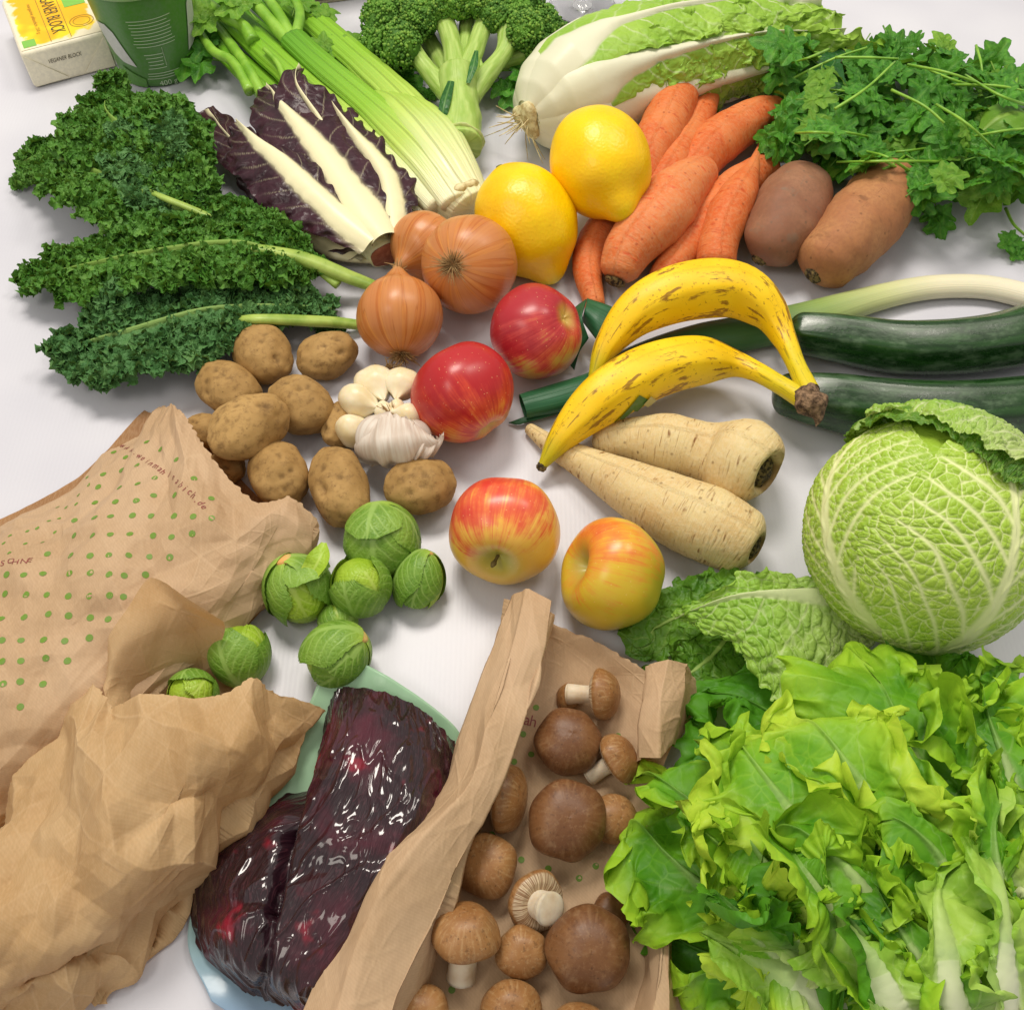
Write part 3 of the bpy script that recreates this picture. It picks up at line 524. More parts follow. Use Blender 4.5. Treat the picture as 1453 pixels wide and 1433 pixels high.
# ---------------------------------------------------------------- leaves: a blade on a mid line, ruffled towards its edge
def leaf(path, widths, nu=90, nv=50, roll=0.0, cup=0.0, ruf=(), jag=0.0, jf=30.0, seed=0, ribw=(0.2, 0.03), riblift=0.0, skew=0.0, jpow=1.0, nlat=9, wl=None, crimp=0.0):
    """path of (px,py,z) from foot to tip; widths in px (half). returns grid, attribute (u, v, rib)"""
    pts = [P(*q) for q in path]; c = curve(pts, nu); T, N, B = frames(c)
    sc = np.interp(np.linspace(0, 1, nu), np.linspace(0, 1, len(path)), [S(*q) for q in path])
    w = np.maximum(crom(np.asarray(widths, float)[:, None], nu)[:, 0], 0.3)*sc
    u = np.linspace(0, 1, nu)[:, None]; v = np.linspace(-1, 1, nv)[None]; U = np.repeat(u, nv, 1); Vv = np.repeat(v, nu, 0)
    Wd = w[:, None]*np.ones_like(Vv)
    if wl is not None:      # separate width for the left side
        w2 = np.maximum(crom(np.asarray(wl, float)[:, None], nu)[:, 0], 0.3)*sc; Wd = np.where(Vv < 0, w2[:, None], w[:, None])
    if jag:
        q = np.stack([U*jf, np.sign(Vv)*7+0*U, 0*U+seed], -1); j1 = noise(q, seed)+0.6*noise(q*2.3, seed+1); saw = np.abs(((U*jf*0.9+noise(q*0.3, seed+2)) % 1)-0.5)*2-0.5
        Wd = Wd*(1+jag*(j1*0.7+saw*0.5))
    ro = np.asarray(roll if hasattr(roll, '__len__') else [roll, roll], float); ra = np.radians(np.interp(np.linspace(0, 1, nu), np.linspace(0, 1, len(ro)), ro))
    sd = B*np.cos(ra)[:, None]+N*np.sin(ra)[:, None]; nn = np.cross(sd, T)
    cu = np.asarray(cup if hasattr(cup, '__len__') else [cup, cup], float); cu = np.interp(np.linspace(0, 1, nu), np.linspace(0, 1, len(cu)), cu)
    ang = cu[:, None]*Vv; k = np.where(np.abs(ang) < 1e-3, 1.0, np.sin(ang)/np.where(np.abs(ang) < 1e-3, 1, ang)); h = np.where(np.abs(ang) < 1e-3, ang*0.5*Vv*0, (1-np.cos(ang))/np.where(np.abs(cu[:, None]) < 1e-3, 1, cu[:, None]))
    G = c[:, None]+sd[:, None]*(Wd*Vv*k)[..., None]+nn[:, None]*(Wd*h)[..., None]+T[:, None]*(skew*Wd*Vv**2)[..., None]
    rw = np.interp(U, np.linspace(0, 1, len(ribw)), ribw); rib = ss(rw*1.25, rw*0.8, np.abs(Vv))
    G = G+nn[:, None]*(rib*riblift*(1-(np.abs(Vv)/np.maximum(rw, 1e-3)).clip(0, 1)**2))[..., None]
    av = np.abs(Vv); arc_x, arc_y = U*np.linalg.norm(np.diff(c, axis=0), axis=1).sum(), Wd*Vv
    Q = np.stack([arc_x, arc_y, 0*U], -1)
    edge = np.maximum(av, ss(0.8, 1.0, U))*ss(0.0, 0.12, 1-0*U)
    if crimp:      # folds that run out from the rib to the edge
        ph = arc_x*crimp+noise(Q*30, seed+31)*1.5; G = G+nn[:, None]*(np.sin(ph)*av**1.6*0.003)[..., None]
    for i, (f, a, p) in enumerate(ruf):
        G = G+vnoise(Q*f+seed*5.7, seed+10+i*5)*(a*edge**p*(1-0.8*rib))[..., None]
    # side veins
    lat = np.abs(((U*nlat-av*1.6+0.25*noise(Q*25, seed+40)) % 1)-0.5); lv = ss(0.46, 0.495, lat)*ss(1.0, 0.5, av)*0.6
    return G, np.stack([U, Vv, np.maximum(rib, lv*(1-rib))], -1)
def minz(G, z0=0.0015):
    d = z0-G[..., 2]; G[..., 2] = np.where(d > 0, z0+0.15*np.minimum(d, 0.02), G[..., 2]); return G
def leafmat(name, dark, light, rib, base=None, basepos=(0.1, 0.35), edge=None, edgepos=(0.6, 1.0), trans=0.25, bs=0.3, rough=0.42, fs=45, vf=120, ribf=0.9, edge_n=0.0, spec=0.4, blotch=0.6):
    m = Mt(name); a = m.noise(fs, 4); b = m.noise(fs*5, 4, rough=0.6); ri = m.n('ObjectInfo').outputs['Random']
    c = m.mix(m.mr(a, 0.3, 0.7), dark, light); c = m.mix(m.math('MULTIPLY', m.mr(b, 0.4, 0.7), 0.35), c, light)
    c = m.mix(m.math('MULTIPLY', ri, 0.45), c, dark)
    if edge:
        av = m.math('ABSOLUTE', m.t(1)); av = m.math('MAXIMUM', av, m.mr(m.t(0), 0.7, 1.0)); c = m.mix(m.math('MULTIPLY', m.mr(m.math('ADD', av, m.math('MULTIPLY', a, 0.3)), edgepos[0]+0.1, edgepos[1]+0.2), 0.85), c, edge)
    if base:
        c = m.mix(m.mr(m.math('ADD', m.t(0), m.math('MULTIPLY', a, 0.12)), basepos[0], basepos[1], 1.0, 0.0), c, base)
    vo = m.n('TexVoronoi', {'Vector': m.obj(), 'Scale': vf*1.0}, feature='DISTANCE_TO_EDGE').outputs[0]
    c = m.mix(m.mr(vo, 0.0, 0.07, 0.3, 0.0), c, light)
    c = m.mix(m.math('MULTIPLY', m.t(2), ribf), c, rib)
    sm = m.math('SUBTRACT', 1.0, m.math('MULTIPLY', m.t(2), 0.9)); nor = m.bump(m.math('ADD', m.math('MULTIPLY', m.math('ADD', m.math('MULTIPLY', m.mr(vo, 0.0, 0.25), 0.8), b), sm), m.math('MULTIPLY', m.t(2), -0.3)), bs, 0.0012)
    return m.done(c, rough, spec, nor=nor, trans=trans, tcol=m.mix(0.4, c, m.mix(0.5, light, 'd8e840')))
# ---------------------------------------------------------------- kale
MT_KALE = leafmat('kale_leaf', '36701c', '6c9c40', '8cac50', trans=0.15, bs=0.5, fs=30, vf=260, rough=0.5, edge='44742a', spec=0.3)
MT_KALE2 = leafmat('kale_leaf_blue', '336430', '629054', '90b060', trans=0.12, bs=0.5, fs=30, vf=260, rough=0.55, edge='4e7c44', spec=0.3)
m = Mt('kale_stem'); MT_KSTEM = m.done(m.mix(m.mr(m.noise(60, 3), 0.3, 0.7), '7f9e3c', 'a5bc5a'), 0.45, sss=0.1, nor=m.bump(m.noise(200, 2), 0.2))
KG = 'curly kale leaves'
def curls(G, T, n, seed, r0=0.0036, r1=0.0068):
    g = np.random.RandomState(seed); N = grid_normal(G); N = np.where(N[..., 2:3] < 0, -N, N); nu, nv = G.shape[:2]
    out_v, out_t = [], []; i = g.randint(2, nu-2, n); v = np.sign(g.rand(n)-0.5)*(0.10+0.90*g.rand(n)**0.75); j = np.clip(((v+1)/2*(nv-1)).astype(int), 0, nv-1)
    c = G[i, j]; nn = nrm(N[i, j]*0.8+np.array([0, 0, 0.5])+g.normal(size=(n, 3))*0.42); x = nrm(np.cross(nn, g.normal(size=(n, 3)))); y = np.cross(nn, x)
    th = np.linspace(0, 2*PI, 18, endpoint=False); rr = np.array([0.05, 0.5, 0.85, 1.0]); R, TH = np.meshgrid(rr, th, indexing='ij')
    R, TH = R[None], TH[None]; k = g.randint(2, 5, n)[:, None, None]; ph = g.uniform(0, 6.3, (n, 1, 1)); s = g.uniform(r0, r1, (n, 1, 1)); ph2 = g.uniform(0, 6.3, (n, 1, 1))
    rad = R*(1+0.18*np.cos(k*2*TH+ph2)*R); Z = 0.55*R**2*np.sin(k*TH+ph)+0.20*R**4*np.sin((2*k+3)*TH+ph2)
    V = c[:, None, None]+((rad*np.cos(TH))[..., None]*x[:, None, None]+(rad*np.sin(TH))[..., None]*y[:, None, None]+(Z+0.25)[..., None]*nn[:, None, None])*s[..., None]
    m_ = 4*18; idx = np.arange(m_).reshape(4, 18); q = np.stack([idx[:-1], idx[1:], np.roll(idx[1:], -1, 1), np.roll(idx[:-1], -1, 1)], -1).reshape(-1, 4)
    F = (q[None]+m_*np.arange(n)[:, None, None]).reshape(-1, 4); Tt = np.zeros((n, 4, 18, 3)); Tt[..., 0] = 0.5; Tt[..., 1] = R*0.9; Tt[..., 2] = (g.rand(n, 1, 1)**3)*0.30*(1-R*0.5)
    V = V.reshape(-1, 3); V[:, 2] = np.maximum(V[:, 2], 0.001); return (V, F, Tt.reshape(-1, 3))
def kale(label, path, wid, stem, seed, mat, zamp=1.0, roll=0, cup=0.25, wl=None, n=(200, 130), nc=1500):
    G, T = leaf(path, wid, n[0], n[1], roll=roll, cup=cup, seed=seed, jag=0.10, jf=20, ribw=(0.08, 0.03), riblift=0.003, wl=wl,
                ruf=((22, 0.012*zamp, 1.3), (60, 0.013*zamp, 0.9), (150, 0.0075*zamp, 0.6)))
    G = minz(G); c = P(path[len(path)//2][0], path[len(path)//2][1]); t = thing('kale_leaf', label, 'kale', c, KG)
    b_ = build('blade', gridp(G, T), mat, t); build('frills', curls(G, T, nc, seed), mat, b_)['kind'] = 'stuff'
    s_, _, _ = sweep([P(*q[:3]) for q in stem], [q[3]*S(*q[:3]) for q in stem], 40, 16, ends=False, flat=0.8, lump=((60, 0.06),), sec=lambda A, U: 1-0.18*np.exp(-((A)/0.4)**2)); build('stem', s_, MT_KSTEM, t)
kale('upper kale leaf with a tall frilly top, nearest to the green cup', [(280, 310, .02), (228, 245, .035), (185, 190, .045), (150, 155, .03), (165, 118, .03)], [30, 80, 95, 60, 12], [(330, 350, .012, 6), (290, 310, .024, 6), (240, 260, .022, 4)], 3, MT_KALE, 0.9, cup=0.1)
kale('kale leaf spreading furthest to the left edge', [(330, 330, .03), (240, 290, .045), (140, 245, .045), (70, 225, .03), (22, 235, .015)], [35, 70, 78, 60, 14], [(400, 365, .02, 7), (300, 310, .042, 6), (230, 280, .052, 5), (190, 262, .036, 3)], 7, MT_KALE, 0.9, cup=0.1)
kale('small kale leaf between the radicchio and the cup', [(300, 330, .03), (240, 270, .045), (205, 215, .05), (225, 160, .035)], [36, 55, 52, 14], [(400, 350, .02, 6), (340, 310, .03, 6), (280, 260, .03, 4)], 9, MT_KALE2, 0.8)
kale('middle kale leaf with a long visible midrib and thick pale stem', [(430, 372, .035), (340, 345, .05), (230, 355, .05), (120, 378, .035), (28, 400, .015)], [30, 60, 55, 50, 16], [(545, 412, .012, 9), (500, 395, .022, 11), (430, 368, .036, 12), (370, 355, .046, 9), (320, 350, .046, 6)], 13, MT_KALE, 0.95, wl=[30, 78, 75, 55, 14], cup=-0.15)
kale('kale leaf against the underside of the radicchio', [(440, 392, .028), (385, 350, .036), (330, 315, .04), (285, 290, .035)], [20, 38, 46, 16], [(480, 405, .02, 7), (420, 358, .034, 6), (360, 310, .03, 4)], 17, MT_KALE, 0.8)
kale('lowest kale leaf with a bare pale green stem above the potatoes', [(470, 440, .012), (390, 435, .026), (290, 440, .035), (180, 470, .032), (80, 500, .012)], [30, 50, 62, 60, 20], [(515, 462, .006, 8), (480, 458, .014, 9), (430, 455, .026, 9), (370, 453, .038, 8), (340, 455, .032, 7), (300, 460, .02, 5)], 21, MT_KALE2, 1.15, cup=-0.25, wl=[20, 50, 84, 92, 22], nc=2200)

# ---------------------------------------------------------------- wrapped leaves on a round or long head
def wrap_ball(c, R, A, E, phi=(0.0, 2.4), beta=1.1, lift=0.02, nu=120, nv=120, seed=0, shape=(0.25, 0.8, 1, 0.9, 0.3), tipup=0.0, ruf=0.0, sq=1.0, nlat=7, cell=12, puck=0.0, ribw=(0.12, 0.02), flare=0.0, jag=0.05, vs=1.0, ax2=1.0):
    A = nrm(A); E = nrm(E-A*(np.dot(E, A))); F = np.cross(A, E)
    u = np.linspace(0, 1, nu)[:, None]; v = np.linspace(-1, 1, nv)[None]; U = np.repeat(u, nv, 1); Vv = np.repeat(v, nu, 0)
    w = crom(np.asarray(shape, float)[:, None], nu)[:, 0][:, None]*beta
    jg = noise(np.stack([U*22, np.sign(Vv)*5+0*U, 0*U+seed], -1), seed); w = w*(1+jag*jg)
    ph = phi[0]+(phi[1]-phi[0])*U*(1+jag*0.4*noise(np.stack([Vv*9, 0*U, 0*U+seed], -1), seed+3)*ss(0.6, 1, U)); be = w*Vv
    d = np.cos(be)[..., None]*(np.cos(ph)[..., None]*A+np.sin(ph)[..., None]*E)+np.sin(be)[..., None]*F
    av = np.abs(Vv); Q = np.stack([ph, be, 0*ph+seed], -1)
    rw = np.interp(U, np.linspace(0, 1, len(ribw)), ribw); rib = ss(rw*1.4, rw*0.5, np.abs(be+0.04*noise(Q*1.5, seed)))
    q = ph*nlat/2.0-np.abs(be)**0.85*nlat/2.0*1.15+0.22*noise(Q*2.2, seed+5)+np.sign(be)*0.25; fr = (q % 1)-0.5; wv = 0.055+0.07*(1-av)**1.5
    lv = np.exp(-(fr/wv)**2)*ss(1.0, 0.75, av)*ss(0.0, 0.06, U)
    ws = Q+0.12*vnoise(Q*3, seed+9)
    a1, a2 = cells(ws[..., 0]*cell, ws[..., 1]*cell, seed); e1 = a2-a1; b1, b2 = cells(ws[..., 0]*cell*2.1, ws[..., 1]*cell*2.1, seed+4); e2 = b2-b1
    n1 = ss(0.13, 0.02, e1)*0.75; n2 = ss(0.12, 0.0, e2)*0.35
    vein = np.maximum.reduce([rib, lv*0.95, n1*vs, n2*vs])
    pk = puck*(ss(0, 0.5, e1)*0.7+ss(0, 0.5, e2)*0.3)*(1-lv)*(1-rib)+0.7*puck*(rib+lv*0.6)
    r = R*(1+lift+pk+flare*av**3+tipup*U**3+0.02*noise(Q*1.3+seed, seed+7))+ruf*noise(Q*6, seed+8)*np.maximum(av, U)**3
    dd = d*np.array([1, 1, 1]); V = c+r[..., None]*dd
    if sq != 1.0: V = c+(V-c)-A*(((V-c)@A)*(1-sq))[..., None]
    return V, np.stack([U, Vv, vein], -1)
MT_SAV = leafmat('savoy_leaf', '98be30', 'b4d054', 'f0f4b8', trans=0.12, bs=0.25, fs=18, vf=200, rough=0.42, base='c2d67c', basepos=(-0.1, 0.25), ribf=0.9)
MT_SAV2 = leafmat('savoy_outer_leaf', '8abc3c', 'b0d45c', 'ecf2c0', trans=0.3, bs=0.5, fs=35, vf=160, rough=0.4, base='ccdc90', basepos=(0.0, 0.75), ribf=0.85)
MT_SAV3 = leafmat('savoy_dark_leaf', '386a14', '66942a', 'a9c468', trans=0.2, bs=0.5, fs=30, vf=160, rough=0.45, ribf=0.7)
cs, Rs = ballpos(1310, 757, 170, 0.002, 0.95)
sv = thing('savoy_cabbage', 'large pale green savoy cabbage with one loose leaf stretched out to the left', 'cabbage', (cs[0], cs[1], 0))
Ab = D3(-0.05, -0.95, 0.22)
def savleaf(E, mat=MT_SAV, name='leaf', **k):
    G, T = wrap_ball(cs, Rs*0.955, Ab if 'A' not in k else k.pop('A'), E, **k); return build(name, gridp(minz(G), T), mat, sv)
hd, _ = revolve(cs, Ab, lambda ph: (Rs*0.95*np.sin(ph), Rs*0.95*np.cos(ph)), 40, 48); build('heart', hd, MT_SAV, sv)
savleaf(D3(-1.0, 0.0, 0.35), phi=(0.0, 2.7), beta=1.2, lift=0.004, seed=3, puck=0.02, nu=220, nv=200, jag=0.04)
savleaf(D3(1.0, 0.2, 0.15), phi=(0.0, 2.6), beta=1.2, lift=0.006, seed=5, puck=0.02, nu=150, nv=150)
savleaf(D3(0.32, 0.30, 0.9), phi=(0.0, 2.2), beta=1.12, lift=0.045, seed=8, puck=0.017, nu=330, nv=330, nlat=6, cell=8, shape=(0.35, 0.85, 1, 0.98, 0.75, 0.35), flare=0.012, jag=0.07, ribw=(0.11, 0.05, 0.02))
savleaf(D3(0.1, 0.75, -0.1), mat=MT_SAV3, phi=(1.1, 2.7), beta=1.2, lift=0.09, seed=11, puck=0.03, nu=160, nv=160, ruf=0.006, shape=(0.9, 1, 0.9, 0.7, 0.3), A=D3(0.9, -0.6, 0.1))
savleaf(D3(0.5, 0.9, 0.0), mat=MT_SAV2, phi=(0.6, 2.2), beta=0.9, lift=0.14, seed=12, puck=0.03, nu=160, nv=160, ruf=0.008, shape=(0.6, 1, 1, 0.8, 0.3), A=D3(0.9, -0.2, 0.3))
G, T = leaf([(1262, 862, .02), (1190, 840, .042), (1110, 838, .050), (1040, 846, .046), (985, 866, .036), (962, 880, .026)], [16, 20, 22, 26, 26, 6], 230, 170, roll=(12, 10, 6), cup=-0.12, seed=31, jag=0.06, jf=26, wl=[34, 120, 175, 150, 85, 14],
            ruf=((20, 0.010, 2), (50, 0.006, 1.6), (140, 0.0035, 1.2)), ribw=(0.30, 0.14, 0.05, 0.03), riblift=0.003, nlat=5)
ax, ay = arc(G); wx = np.stack([ax, ay, 0*ax], -1); wx = wx+0.004*vnoise(wx*60, 3); a1, a2 = cells(wx[..., 0]*110, wx[..., 1]*110, 4); e = a2-a1
G = G+grid_normal(G)*(-0.0018*ss(0, 0.5, e)*(1-T[..., 2]))[..., None]; T[..., 2] = np.maximum(T[..., 2], ss(0.12, 0.0, e)*0.4)
build('leaf', gridp(minz(G), T), MT_SAV2, sv)
G, T = leaf([(1200, 850, .008), (1110, 838, .016), (1020, 850, .02), (950, 880, .016), (890, 915, .006)], [20, 30, 48, 50, 12], 200, 90, roll=15, seed=33, jag=0.15, jf=26, ruf=((30, 0.012, 1), (80, 0.007, 0.8), (190, 0.004, 0.6)), ribw=(0.08, 0.03))
build('leaf', gridp(minz(G), T), MT_SAV3, sv)
G, T = leaf([(1060, 870, .006), (1010, 930, .01), (960, 960, .012), (900, 950, .006)], [20, 45, 40, 10], 150, 90, roll=5, seed=35, jag=0.15, jf=20, ruf=((30, 0.012, 1), (80, 0.007, 0.8), (190, 0.004, 0.6)), ribw=(0.08, 0.03))
build('leaf', gridp(minz(G), T), MT_SAV3, sv)

# ---------------------------------------------------------------- brussels sprouts
MT_SPR = leafmat('sprout_leaf', '8cb024', 'aac840', 'b8cf62', trans=0.1, bs=0.25, fs=50, vf=260, rough=0.4, base='c3d458', basepos=(0.0, 0.3), ribf=0.7)
MT_SPR2 = leafmat('sprout_outer_leaf', '5c8824', '8aae44', 'a4c468', trans=0.12, bs=0.25, fs=50, vf=260, rough=0.42, base='a8c850', basepos=(0.0, 0.3), ribf=0.65)
m = Mt('cut_stub'); MT_STUB = m.done(m.mix(m.mr(m.noise(160, 3), 0.3, 0.7), 'd9a25c', 'c9b468'), 0.6)
def sprout(px, py, rpx, ax, label, seed, lift=0.0, stretch=1.0, outer=(), stub=True):
    c, r = ballpos(px, py, rpx, lift, 0.95); ax = nrm(ax); t = thing('brussels_sprout', label, 'sprout', (c[0], c[1], 0), 'brussels sprouts')
    rg = random.Random(seed); st = 1/stretch if False else 1.0
    hd, _ = revolve(c, ax, lambda ph: (r*0.93*np.sin(ph), r*0.93*np.cos(ph)*stretch), 24, 28); build('heart', hd, MT_SPR, t)
    e0 = nrm(np.cross(ax, (0.31, 0.2, 0.9))); f0 = np.cross(ax, e0); tow = nrm(-FW)
    for k in range(5):
        a = rg.uniform(-0.25, 0.25)+k*2*PI/5*2+seed; E = e0*math.cos(a)+f0*math.sin(a); li = 0.01+0.042*k
        G, T = wrap_ball(c, r*0.94, ax, E, phi=(0.02, rg.uniform(2.0, 2.6)), beta=1.15, lift=li, seed=seed*7+k, nu=60, nv=60, puck=0.008, nlat=5, cell=7, ribw=(0.13, 0.04), jag=0.13, vs=0.3, tipup=0.07)
        V = c+(G-c)+ax*(((G-c)@ax)*(stretch-1))[..., None]; build('leaf', gridp(minz(V), T), MT_SPR if k < 2 else MT_SPR2, t)
    for (E, ph1, li, tu) in outer:
        G, T = wrap_ball(c, r*0.97, ax, np.asarray(E), phi=(0.05, ph1), beta=0.8, lift=li, seed=seed*9, nu=60, nv=60, puck=0.01, nlat=5, cell=7, tipup=tu, jag=0.08, vs=0.5); build('leaf', gridp(minz(G), T), MT_SPR2, t)
    if stub:
        q = c+ax*r*stretch; s_, _, _ = sweep([q-ax*r*0.25, q+ax*r*0.06], [r*0.34, r*0.25], 12, 20, ends=False, up=e0, lump=((150, 0.1),)); s2, _ = revolve(q+ax*r*0.05, ax, lambda ph: (r*0.25*np.sin(ph), r*0.05*np.cos(ph)), 8, 16); build('stub', [s_, s2], MT_STUB, t)
sprout(541, 766, 50, D3(-0.05, 0.95, 0.2), 'largest sprout with a dark gap under its loose leaf, below the long potato', 3, stretch=1.0, outer=((D3(-0.2, 0, 1), 1.3, 0.16, 0.10), (D3(1, 0, .3), 1.9, 0.12, 0.05)))
sprout(425, 838, 46, D3(-0.35, 0.85, 0.35), 'sprout with one leaf sticking up, nearest to the dotted bag', 4, stretch=1.12, outer=((D3(0.9, 0.1, .5), 1.2, 0.12, 0.35),))
G, T = leaf([(440, 815, .045), (452, 795, .05), (460, 770, .05)], [16, 17, 4], 30, 20, cup=0.6, seed=4, ribw=(0.1, 0.02)); tag(build('loose_leaf', gridp(G, T), MT_SPR, loc=P(452, 795)), 'small upright sprout leaf between bag lip and round sprout', 'leaf')
sprout(480, 882, 26, D3(0.3, -0.2, 0.9), 'small dark sprout in the shade under the round one', 15, stub=False)
sprout(512, 831, 43, D3(0.2, -0.8, -0.4), 'round bright sprout in the middle of the group, stub hidden', 5, lift=0.004, stub=False)
sprout(596, 825, 34, D3(0.25, 0.92, 0.1), 'oval sprout furthest right, standing alone', 6, stretch=1.25)
sprout(478, 930, 44, D3(0.75, 0.6, 0.25), 'sprout touching the tip of the beetroot package, stub to the right', 7, stretch=1.1, outer=((D3(-0.2, -0.5, 1), 1.6, 0.1, 0.03),))
sprout(341, 928, 40, D3(0.25, -0.9, 0.3), 'light sprout with a pale rib, just outside the plain paper bag', 8, stretch=1.08, stub=False)
sprout(272, 985, 34, D3(0.1, 0.3, -0.9), 'dark sprout lying inside the mouth of the plain paper bag', 9, lift=.012, stub=False)

# ---------------------------------------------------------------- radicchio
MT_RAD = leafmat('radicchio_leaf', '26101a', '401f2b', 'ede6bc', trans=0.06, bs=0.35, fs=40, vf=90, rough=0.33, ribf=1.0, base='e6e2b4', basepos=(-0.05, 0.16))
rd = thing('radicchio', 'dark purple radicchio head with broad cream ribs and a cut brown foot', 'radicchio', P(470, 250))
def radl(path, wid, seed, ribw, wl=None, cup=-0.3, roll=0, basepos=None):
    path = [(a, b, c+(0.010 if seed > 1 else 0.0)) for a, b, c in path]
    G, T = leaf(path, wid, 150, 70, roll=roll, cup=cup, seed=seed, jag=0.10, jf=14, wl=wl, ribw=ribw, riblift=0.005, nlat=9, ruf=((24, 0.007, 1.5), (70, 0.0035, 1.3)))
    av = np.abs(T[..., 1]); T[..., 2] = np.where(T[..., 2] > 0.61, T[..., 2], T[..., 2]*0.45)
    G = minz(G)+grid_normal(G)*(0.0012*np.sin(T[..., 0]*11*2*PI-av*10))[..., None]*(av*ss(0.25, 0.6, av)*(1-T[..., 2]))[..., None]; build('leaf', gridp(G, T), MT_RAD, rd)
radl([(530, 350, .02), (440, 300, .022), (370, 240, .022), (320, 190, .02), (298, 158, .012)], [24, 48, 46, 30, 14], 1, (0.5, 0.2, 0.03, 0.02))
radl([(548, 330, .03), (500, 240, .03), (450, 165, .042), (422, 122, .052), (424, 94, .05)], [30, 64, 68, 46, 6], 2, (0.4, 0.1, 0.03))
radl([(560, 330, .03), (545, 250, .038), (505, 195, .042), (475, 155, .038), (468, 143, .03)], [22, 44, 46, 30, 8], 3, (0.8, 0.42, 0.3, 0.15, 0.05), wl=[20, 26, 30, 24, 8], cup=-0.5)
radl([(545, 338, .035), (490, 260, .042), (440, 195, .046), (400, 150, .042), (380, 125, .03)], [26, 62, 72, 56, 14], 4, (0.85, 0.34, 0.24, 0.15, 0.06), cup=-0.35)
radl([(530, 345, .032), (465, 290, .042), (405, 230, .048), (365, 200, .044), (338, 176, .034)], [26, 42, 38, 26, 6], 5, (0.85, 0.40, 0.30, 0.22, 0.12), wl=[24, 50, 66, 54, 12], cup=-0.6)
G, T = leaf([(540, 365, .012), (480, 345, .02), (430, 318, .022), (395, 290, .02)], [12, 26, 22, 8], 60, 40, cup=-0.8, seed=6, ribw=(0.9, 0.9, 0.7, 0.5)); build('leaf', gridp(minz(G), T), MT_RAD, rd)
m = Mt('radicchio_core'); MT_RCO = m.done(m.mix(m.mr(m.noise(90, 3), 0.3, 0.7), 'e8e2c0', 'd6d4a0'), 0.4, sss=0.1)
s_, V, _ = sweep([P(430, 260, .014), P(500, 310, .02), P(535, 345, .022), P(548, 362, .020)], [0.02, 0.026, 0.021, 0.0155], 30, 32, ends=False, flat=0.9, lump=((60, 0.05),)); build('core', s_, MT_RCO, rd)
m = Mt('radicchio_cut'); MT_RCUT = m.done(m.mix(m.mr(m.noise(200, 3), 0.3, 0.7), '8a4a34', 'a5684c'), 0.7, nor=m.bump(m.noise(300, 3), 0.5))
q = V[-1].mean(0); s_, _ = revolve(q, nrm(V[-1].mean(0)-V[-4].mean(0)), lambda ph: (0.0150*np.sin(ph), 0.0028*np.cos(ph)), 12, 28, lambda ph, a: 1+0.08*np.cos(2*a)+0.05*np.cos(5*a)); build('cut_foot', s_, MT_RCUT, rd)

# ---------------------------------------------------------------- celery
m = Mt('celery_stalk'); ln = m.n('TexNoise', {'Vector': m.scaled(m.t(), 1.0, 36, 1), 'Scale': 1.0, 'Detail': 3.0}).outputs[0]
wv = m.n('TexNoise', {'Vector': m.scaled(m.t(), 1.2, 60, 1), 'Scale': 1.0, 'Detail': 2.0}).outputs[0]
c = m.ramp(m.t(0), [(0.0, 'e9e6be'), (0.10, 'dfe4a8'), (0.28, 'b7d060'), (0.5, '8fbe38'), (0.8, '74ac2a'), (1.0, '5f9a24')])
MT_CEL = m.done(m.mix(m.mr(ln, 0.4, 0.65, 0, 0.35), c, m.mix(0.5, c, '4a8418')), 0.3, 0.5, sss=0.12, nor=m.bump(wv, 0.6, 0.0022))
m = Mt('celery_twig'); MT_CTW = m.done(m.mix(m.mr(m.noise(50, 3), 0.3, 0.7), '6da02a', '8fbc44'), 0.35, sss=0.1, nor=m.bump(m.noise(220, 2), 0.2))
ce = thing('celery', 'bunch of green celery stalks with a white foot behind the radicchio', 'celery', P(520, 170))
def csec(A, U): return 1+0.035*np.cos(14*A)*ss(0.02, 0.3, U)-0.3*np.exp(-((A-PI)/0.9)**2)
for i, (pa, wd) in enumerate(([[(660, 282, .030), (628, 215, .034), (560, 135, .032), (480, 62, .03), (395, -10, .03), (330, -60, .03)], [24, 31, 26, 22, 19, 18]],
        [[(646, 288, .036), (600, 225, .044), (535, 160, .046), (455, 92, .045), (415, 55, .045)], [24, 29, 24, 21, 20]],
        [[(625, 292, .030), (570, 235, .036), (500, 180, .036), (430, 118, .034), (360, 55, .03), (290, -10, .03)], [24, 29, 27, 25, 22, 18]],
        [[(608, 302, .022), (560, 262, .020), (480, 205, .018), (400, 145, .018), (330, 82, .02), (300, 50, .02)], [20, 26, 24, 22, 19, 16]],
        [[(640, 300, .018), (600, 250, .018), (520, 180, .015), (420, 100, .015), (330, 20, .02)], [26, 34, 30, 26, 20]],
        [[(655, 270, .018), (640, 235, .018), (560, 150, .015), (470, 70, .015), (350, -20, .02)], [28, 34, 30, 26, 20]])):
    pts = [P(*q) for q in pa]; r_ = [w*S(*q) for w, q in zip(wd, pa)]
    s_, V, _ = sweep(pts, r_, 90, 56, ends=False, flat=0.62, sec=csec, lump=((25, 0.06),), seed=i); build('stalk', s_, MT_CEL, ce)
    if i in (0, 1, 2, 3):     # stalks fork at the node into thinner twigs
        e = pts[-1]; d = nrm(pts[-1]-pts[-2])
s_, V, _ = sweep([P(668, 296, .024), P(650, 276, .027), P(622, 240, .029), (P(580, 190, .028)), P(540, 145, .024)], [0.023, 0.034, 0.038, 0.034, 0.018], 80, 90, ends=False, flat=0.78, sec=lambda A, U: 1+0.022*np.cos(22*A)+0.05*np.cos(5*A+1)*ss(0.1, 0.6, U), lump=((25, 0.05),), seed=9)
s_[2][:, 0] *= 0.42; build('sheath', s_, MT_CEL, ce)
